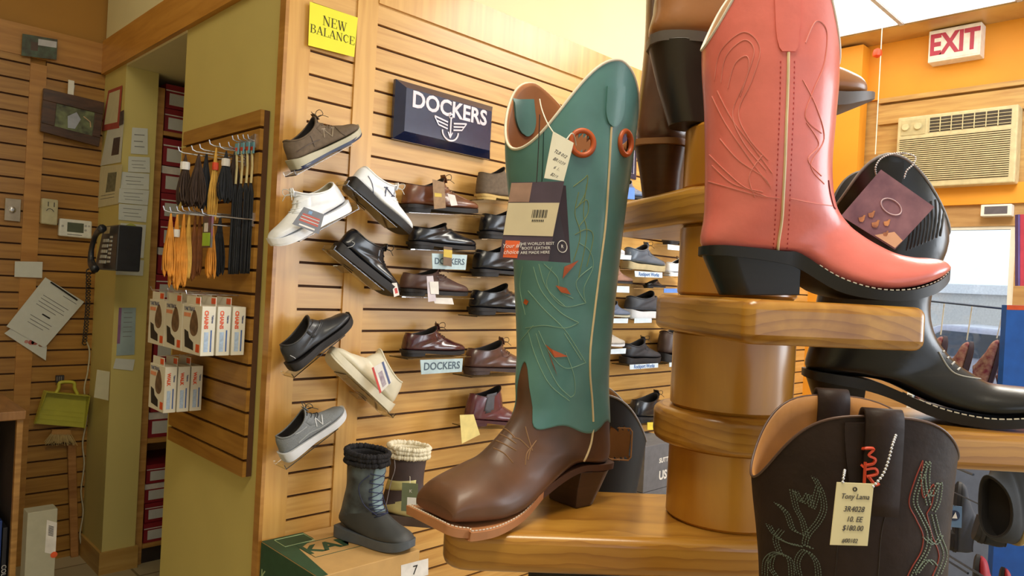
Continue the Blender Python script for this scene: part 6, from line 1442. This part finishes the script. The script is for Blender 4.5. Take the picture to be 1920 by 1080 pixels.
MB().box((xq,q0.y,q0.z),(XE+.0096,q1.y,q1.z)).build('housing', M_white, sn, world=True, bevel=.004)
MB().box((xq-.002,q0.y+.02,q0.z+.012),(xq-.0005,q1.y-.02,q1.z-.012)).build('window', mat('grey_sensor_window',(96,92,100),.3), sn, world=True)
ps = empty('pull_string', onX(1653,60,XE-.35), label='thin white string with an orange-red pull ball hanging near the pilaster', cat='string')
pa = onX(1653,70,XE-.35); MB().tube([Vector((pa.x,pa.y,CEIL-.0005)), Vector((pa.x,pa.y,onX(1655,288,XE-.35).z))], .003, 5).build('string', M_string, ps, world=True)
pb = onX(1648,99,XE-.35).z; MB().lathe((pa.x,pa.y+.02,pb-.03), [(.004,0),(.026,.012),(.028,.03),(.022,.05),(.004,.06)], 14).build('pull_ball', mat('orange_red_ball',(232,72,32),.4), ps, True, world=True)
MB().box((XE-.03,1.6,onX(1640,310,XE).z),(XE+.0,1.76,onX(1640,292,XE).z)).build('trim_13', M_ivory)['kind'] = 'structure'
# light troffer in the ceiling grid, and a bright tile made to glow beside it
M_diff = mat('ceiling_light_diffuser',(255,250,240),.4,var=0,emit=3.0)
def lit_panel(x, y, lb):
    t = empty('lit_ceiling_panel', (x,y,CEIL), label=lb, cat='ceiling light')
    MB().box((x-.30,y-.285,CEIL-.006),(x+.30,y+.285,CEIL-.0005)).build('diffuser', M_diff, t, world=True)
    MB().box((x-.308,y-.29,CEIL-.0085),(x-.3005,y+.29,CEIL-.001)).build('frame_rail', M_grid, t, world=True); MB().box((x+.3005,y-.29,CEIL-.0085),(x+.308,y+.29,CEIL-.001)).build('frame_rail', M_grid, t, world=True)
lit_panel(TRX-.31-.012, TRY-.305, 'bright ceiling light panel right of the diagonal grid bar, near the exit sign')
lit_panel(TRX-.31-.012, TRY+.305, 'bright ceiling tile made to glow, left of the diagonal grid bar, behind the pink boot')  # a bright tile, added as a second glowing panel
# ------------------------------------------------------------------ outside the door
M_gnd = mat('asphalt',(150,152,158),.9); 
o = MB().box((XE+.15,-6,-.2),(XE+26,12,-.15)).build('parking_ground', M_gnd); tag(o, kind='structure')
bl = empty('building', (XE+14,3.5,-.15), label='pale building front across the parking lot seen through the door', cat='building')
MB().box((XE+13,-8,-.15),(XE+16,12,1.8)).build('wall', mat('pale_facade',(214,210,206),.8), bl, world=True)
MB().box((XE+12.9,-8,1.8),(XE+16.1,12,2.0)).build('roof_edge', mat('white_fascia',(240,240,244),.7), bl, world=True)
def car_profile(): return [(-2.1,.35),(-2.15,.7),(-1.9,.85),(-1.3,.95),(-.75,1.35),(.55,1.40),(1.25,1.0),(1.95,.9),(2.15,.65),(2.1,.35)]
car = empty('car', (XE+6.5,2.3,-.15), label='pale lavender-grey parked car outside the glass door', cat='car')
cp = car_profile(); cxx, cyy = XE+6.5, 2.3
MB().prism([(cxx-.85,cyy+a,b-.15) for a,b in cp], (1.7,0,0)).build('body', mat('lavender_grey_paint',(176,176,196),.3,coat=.6), car, smooth=True, world=True, bevel=.08, bseg=3)
MB().prism([(cxx-.87,cyy+a,b-.15) for a,b in ((-1.05,.98),(-.7,1.28),(.5,1.32),(.98,1.0))], (.03,0,0)).build('side_window', mat('car_glass',(70,80,96),.1), car, world=True)
for a in (-1.35,1.35): MB().rings([[Vector((cxx-.88+d,cyy+a+.33*math.cos(2*PI*k/24),.18+.33*math.sin(2*PI*k/24))) for k in range(24)] for d in (0,.2)]).build('wheel', M_dkr, car, True, world=True)

# ------------------------------------------------------------------ slippers, banner and packs at the right edge
M_flor = mat('floral_lining',(120,40,60),.8,var=.5,scale=90,col2=(176,140,120)); M_ddk = mat('dark_plum_suede',(60,44,56),.8,var=.2); M_rodw = mat('dark_wire',(70,80,100),.4,metal=.5)
zr = 2.05
rk = empty('wire_rack_bar', atd(1830,575,zr), label='thin dark wire bar from which the floral slippers hang', cat='rack')
MB().tube([atd(1740,564,zr), atd(1990,590,zr-.1)], .003, 6).build('bar', M_rodw, rk, world=True)
rp = atd(1985,590,zr-.1); MB().box((rp.x-.012,rp.y-.012,0),(rp.x+.012,rp.y+.012,rp.z)).build('post', M_rodw, rk, world=True)
for i,(x,y,lb) in enumerate([(1757,612,'leftmost hanging dark slipper, mostly behind the black boot'),(1806,622,'second hanging slipper with floral lining, above the black boot instep'),(1862,618,'third hanging slipper with floral lining, beside the blue banner'),(1908,622,'rightmost hanging slipper, partly behind the blue banner')]):
    z = zr - .02*i + (.06 if i == 3 else 0); top_ = atd(x+8,y-4,z); Mx = frame(top_ + Vector((0,0,-.26)) - RGT*.02, UP + RGT*.22, -RGT*.8 + UP*.2 + FWD*.6)
    r, lf, u = shoe(Mx, .23, lb, M_flor, M_ddk, 'slipon', group='floral slippers on the wire bar', name='slipper', cat='slipper', top=.7, width=.8, lining=mat('fleece_lining',(176,120,110),.9), collar=M_ddk)
    MB().tube([top_ + Vector((0,0,-.03)), atd(x+14+i*3,566+i*7,z)], .002, 4).build('hanger_loop', M_string, r, world=True)
M_blue = mat('blue_banner_cloth',(24,92,190),.5,var=.1)
bn = empty('banner', atd(1905,580,1.9), label='bright blue banner panel with an orange top edge at the right frame edge', cat='banner')
a = atd(1888,572,1.9); b = atd(2010,575,1.86); d = atd(1893,900,1.9)
MB().quadbox([a, b, Vector((b.x,b.y,.05)), Vector((a.x,a.y,.05))], FWD*.02).build('panel', M_blue, bn, world=True)
MB().quadbox([a-FWD*.001, b-FWD*.001, b-FWD*.001-UP*.012, a-FWD*.001-UP*.012], FWD*.0008).build('orange_edge', M_orp, bn, world=True)
pk_ = empty('display_sign', atd(1918,470,1.9), label='pink-red and violet sign edge at the far right above the blue banner', cat='sign')
MB().quadbox([atd(1913,402,1.9),atd(1990,402,1.88),atd(1990,536,1.88),atd(1913,536,1.9)], FWD*.012).build('panel', mat('pink_red_sign',(230,70,96),.5), pk_, world=True)
MB().quadbox([atd(1909,402,1.899),atd(1912.5,402,1.899),atd(1912.5,536,1.899),atd(1909,536,1.899)], FWD*.012).build('violet_edge', mat('violet_edge_strip',(110,90,170),.5), pk_, world=True)
e_ = atd(1950,536,1.88); MB().box((e_.x-.008,e_.y-.008,a.z+.0),(e_.x+.008,e_.y+.008,e_.z)).build('post', M_rodw, pk_, world=True)
# lower rack with hanging packs
gd = empty('display_rack', CF(1.5,2.44,-H), label='grey panel display rack below the right plank', cat='rack')
g0 = CF(1.20,2.42,0); MB().obox(Vector((g0.x,g0.y,0)), RGT*.75, FWD*.04, (0,0,1.06)).build('panel', mat('grey_rack_panel',(92,96,108),.6,var=.1), gd, world=True)
G2 = 'hanging black slipper packs'
for i,(x,y,L_,lb) in enumerate([(1822,885,.22,'large black hanging slipper with open curve below the right plank'),(1778,905,.20,'smaller dark slipper hanging behind the brown boot'),(1905,890,.28,'black slipper with tan edge at the right frame edge')]):
    z = (1.72,2.12,1.60)[i]; Mx = frame(atd(x,y+125,z), UP*1.0 + RGT*(.25 if i == 0 else .05), (RGT if i != 2 else -RGT) - FWD*.4)
    r, lf, u = shoe(Mx, L_, lb, mat('black_felt',(38,40,44),.8,var=.2) if i != 1 else mat('grey_felt',(70,72,78),.8), M_dkr if i != 2 else mat('tan_edge_sole',(170,150,104),.6), 'slipon', group=None, name='slipper', cat='slipper')
    tp = atd(x+3,y+5,z); MB().tube([tp, tp + FWD*(2.414-z)], .003, 5).build('hanger_wire', M_rodw, r, world=True)
for q,lb in (([(1776,947),(1804,950),(1803,990),(1774,987)],'blue-grey logo card left, below the right plank'),([(1864,962),(1892,966),(1890,1006),(1862,1002)],'blue logo card right, below the right plank')):
    P = [atd(x,y,1.80) for x,y in q]; t = empty('logo_card', sum(P,Vector())/4, label=lb, cat='card')
    MB().quadbox(P, FWD*.002).build('card', mat('steel_blue_card',(88,116,150),.5), t, world=True)
    c = on4(P,.5,.45)-FWD*.001; MB().rings([[c + RGT*.013*math.cos(2*PI*k/16) + UP*.013*math.sin(2*PI*k/16) - FWD*d for k in range(16)] for d in (0,.0006)]).build('round_emblem', mat('navy_emblem',(30,44,76),.5), t, world=True)
    mb = MB(); mb.prism([c - FWD*.0012 + RGT*a*.013 + UP*b*.013 for a,b in ((-.5,-.5),(.5,-.5),(.1,.7))], -FWD*.0003); mb.build('sail_emblem', M_wprint, t, world=True)
    MB().tube([on4(P,.5,.02), on4(P,.5,.02)+FWD*.612], .002, 5).build('hanger_wire', M_rodw, t, world=True)
for i,(x,y,lb) in enumerate([(1815,1055,'red toe cap of a hanging slipper, lower middle below the plank'),(1866,1075,'red toe cap of a hanging slipper at the bottom edge')]):
    zz_ = (1.85,1.66)[i]; Mx = frame(atd(x,y+(145,110)[i],zz_), UP, RGT-FWD*.6)
    shoe(Mx, (.22,.15)[i], lb, mat('red_slipper_cloth',(176,36,48),.6), M_dkr, 'slipon', group=None, name='slipper', cat='slipper')
    tp = atd(x,y+20,zz_); MB().tube([tp, tp+FWD*(2.414-zz_)], .003, 5).build('hanger_wire', M_rodw, [o for o in COL.objects if o.name.startswith('slipper')][-1], world=True)

# ------------------------------------------------------------------ pieces of parts go one level deeper
DEEP = {'outsole': ('sole',), 'welt_stitching': ('sole',), 'eyestay': ('upper',), 'side_letter': ('upper',), 'side_overlay': ('upper',), 'heel_emblem': ('upper',), 'side_emblem': ('upper',), 'collar': ('upper',),
 'rim_piping': ('upper','shaft'), 'side_piping': ('upper','shaft'), 'side_stitching': ('upper',), 'embroidery': ('upper',), 'shaft_embroidery': ('upper','shaft'), 'vamp_embroidery': ('vamp','upper'), 'vamp_seam': ('upper',),
 'shaft_seam': ('upper','shaft'), 'rust_inlay': ('shaft',), 'brand_mark': ('pull_strap',), 'lace_bow': ('lace',), 'elastic_gore': ('upper',), 'end_label': ('box_body',), 'white_line': ('lid',), 'flap_print': ('hang_flap',),
 'boot_picture': ('carton',), 'window_print': ('carton',), 'product_name_print': ('carton',), 'orange_square': ('carton','card'), 'text_block': ('carton',), 'blue_band': ('carton',), 'key': ('base','rack'), 'memory_key': ('base',), 'label_plate': ('base',),
 'display': ('body',), 'button': ('body',), 'slot': ('body',), 'curved_slot': ('body',), 'key_switch': ('body',), 'winged_emblem': ('sign_body',), 'silver_border': ('sign_body',), 'green_side': ('carton_body',), 'green_corner': ('carton_body',),
 'white_label': ('carton_body','card'), 'logo_frame': ('carton_body',), 'drawcord': ('shaft',), 'lace_end': ('lace',), 'tan_band': ('shaft',), 'knob': ('control_panel',), 'louvers': ('grille_recess',), 'outlet_vanes': ('outlet_recess',),
 'barcode': ('end_label','card'), 'orange_sticker': ('box_body',), 'canton': ('face',), 'header_print': ('header_card',), 'pale_figure_print': ('picture',), 'pale_arc_print': ('picture',), 'ridge': ('pan',), 'pull_hole_ring': ('shaft',)}
def kind_of(o): return o.name.split('.')[0]
for o in list(COL.objects):
    if o.type != 'MESH' or o.parent is None or o.parent.parent is not None: continue
    for w in DEEP.get(kind_of(o), ()):
        c = [q for q in o.parent.children if kind_of(q) == w and q is not o and q.matrix_basis == Matrix()]
        if c: o.parent = c[0]; break
for o in COL.objects:
    if kind_of(o) == 'cowboy_boot': o['group'] = 'western boots on the swivel stand'
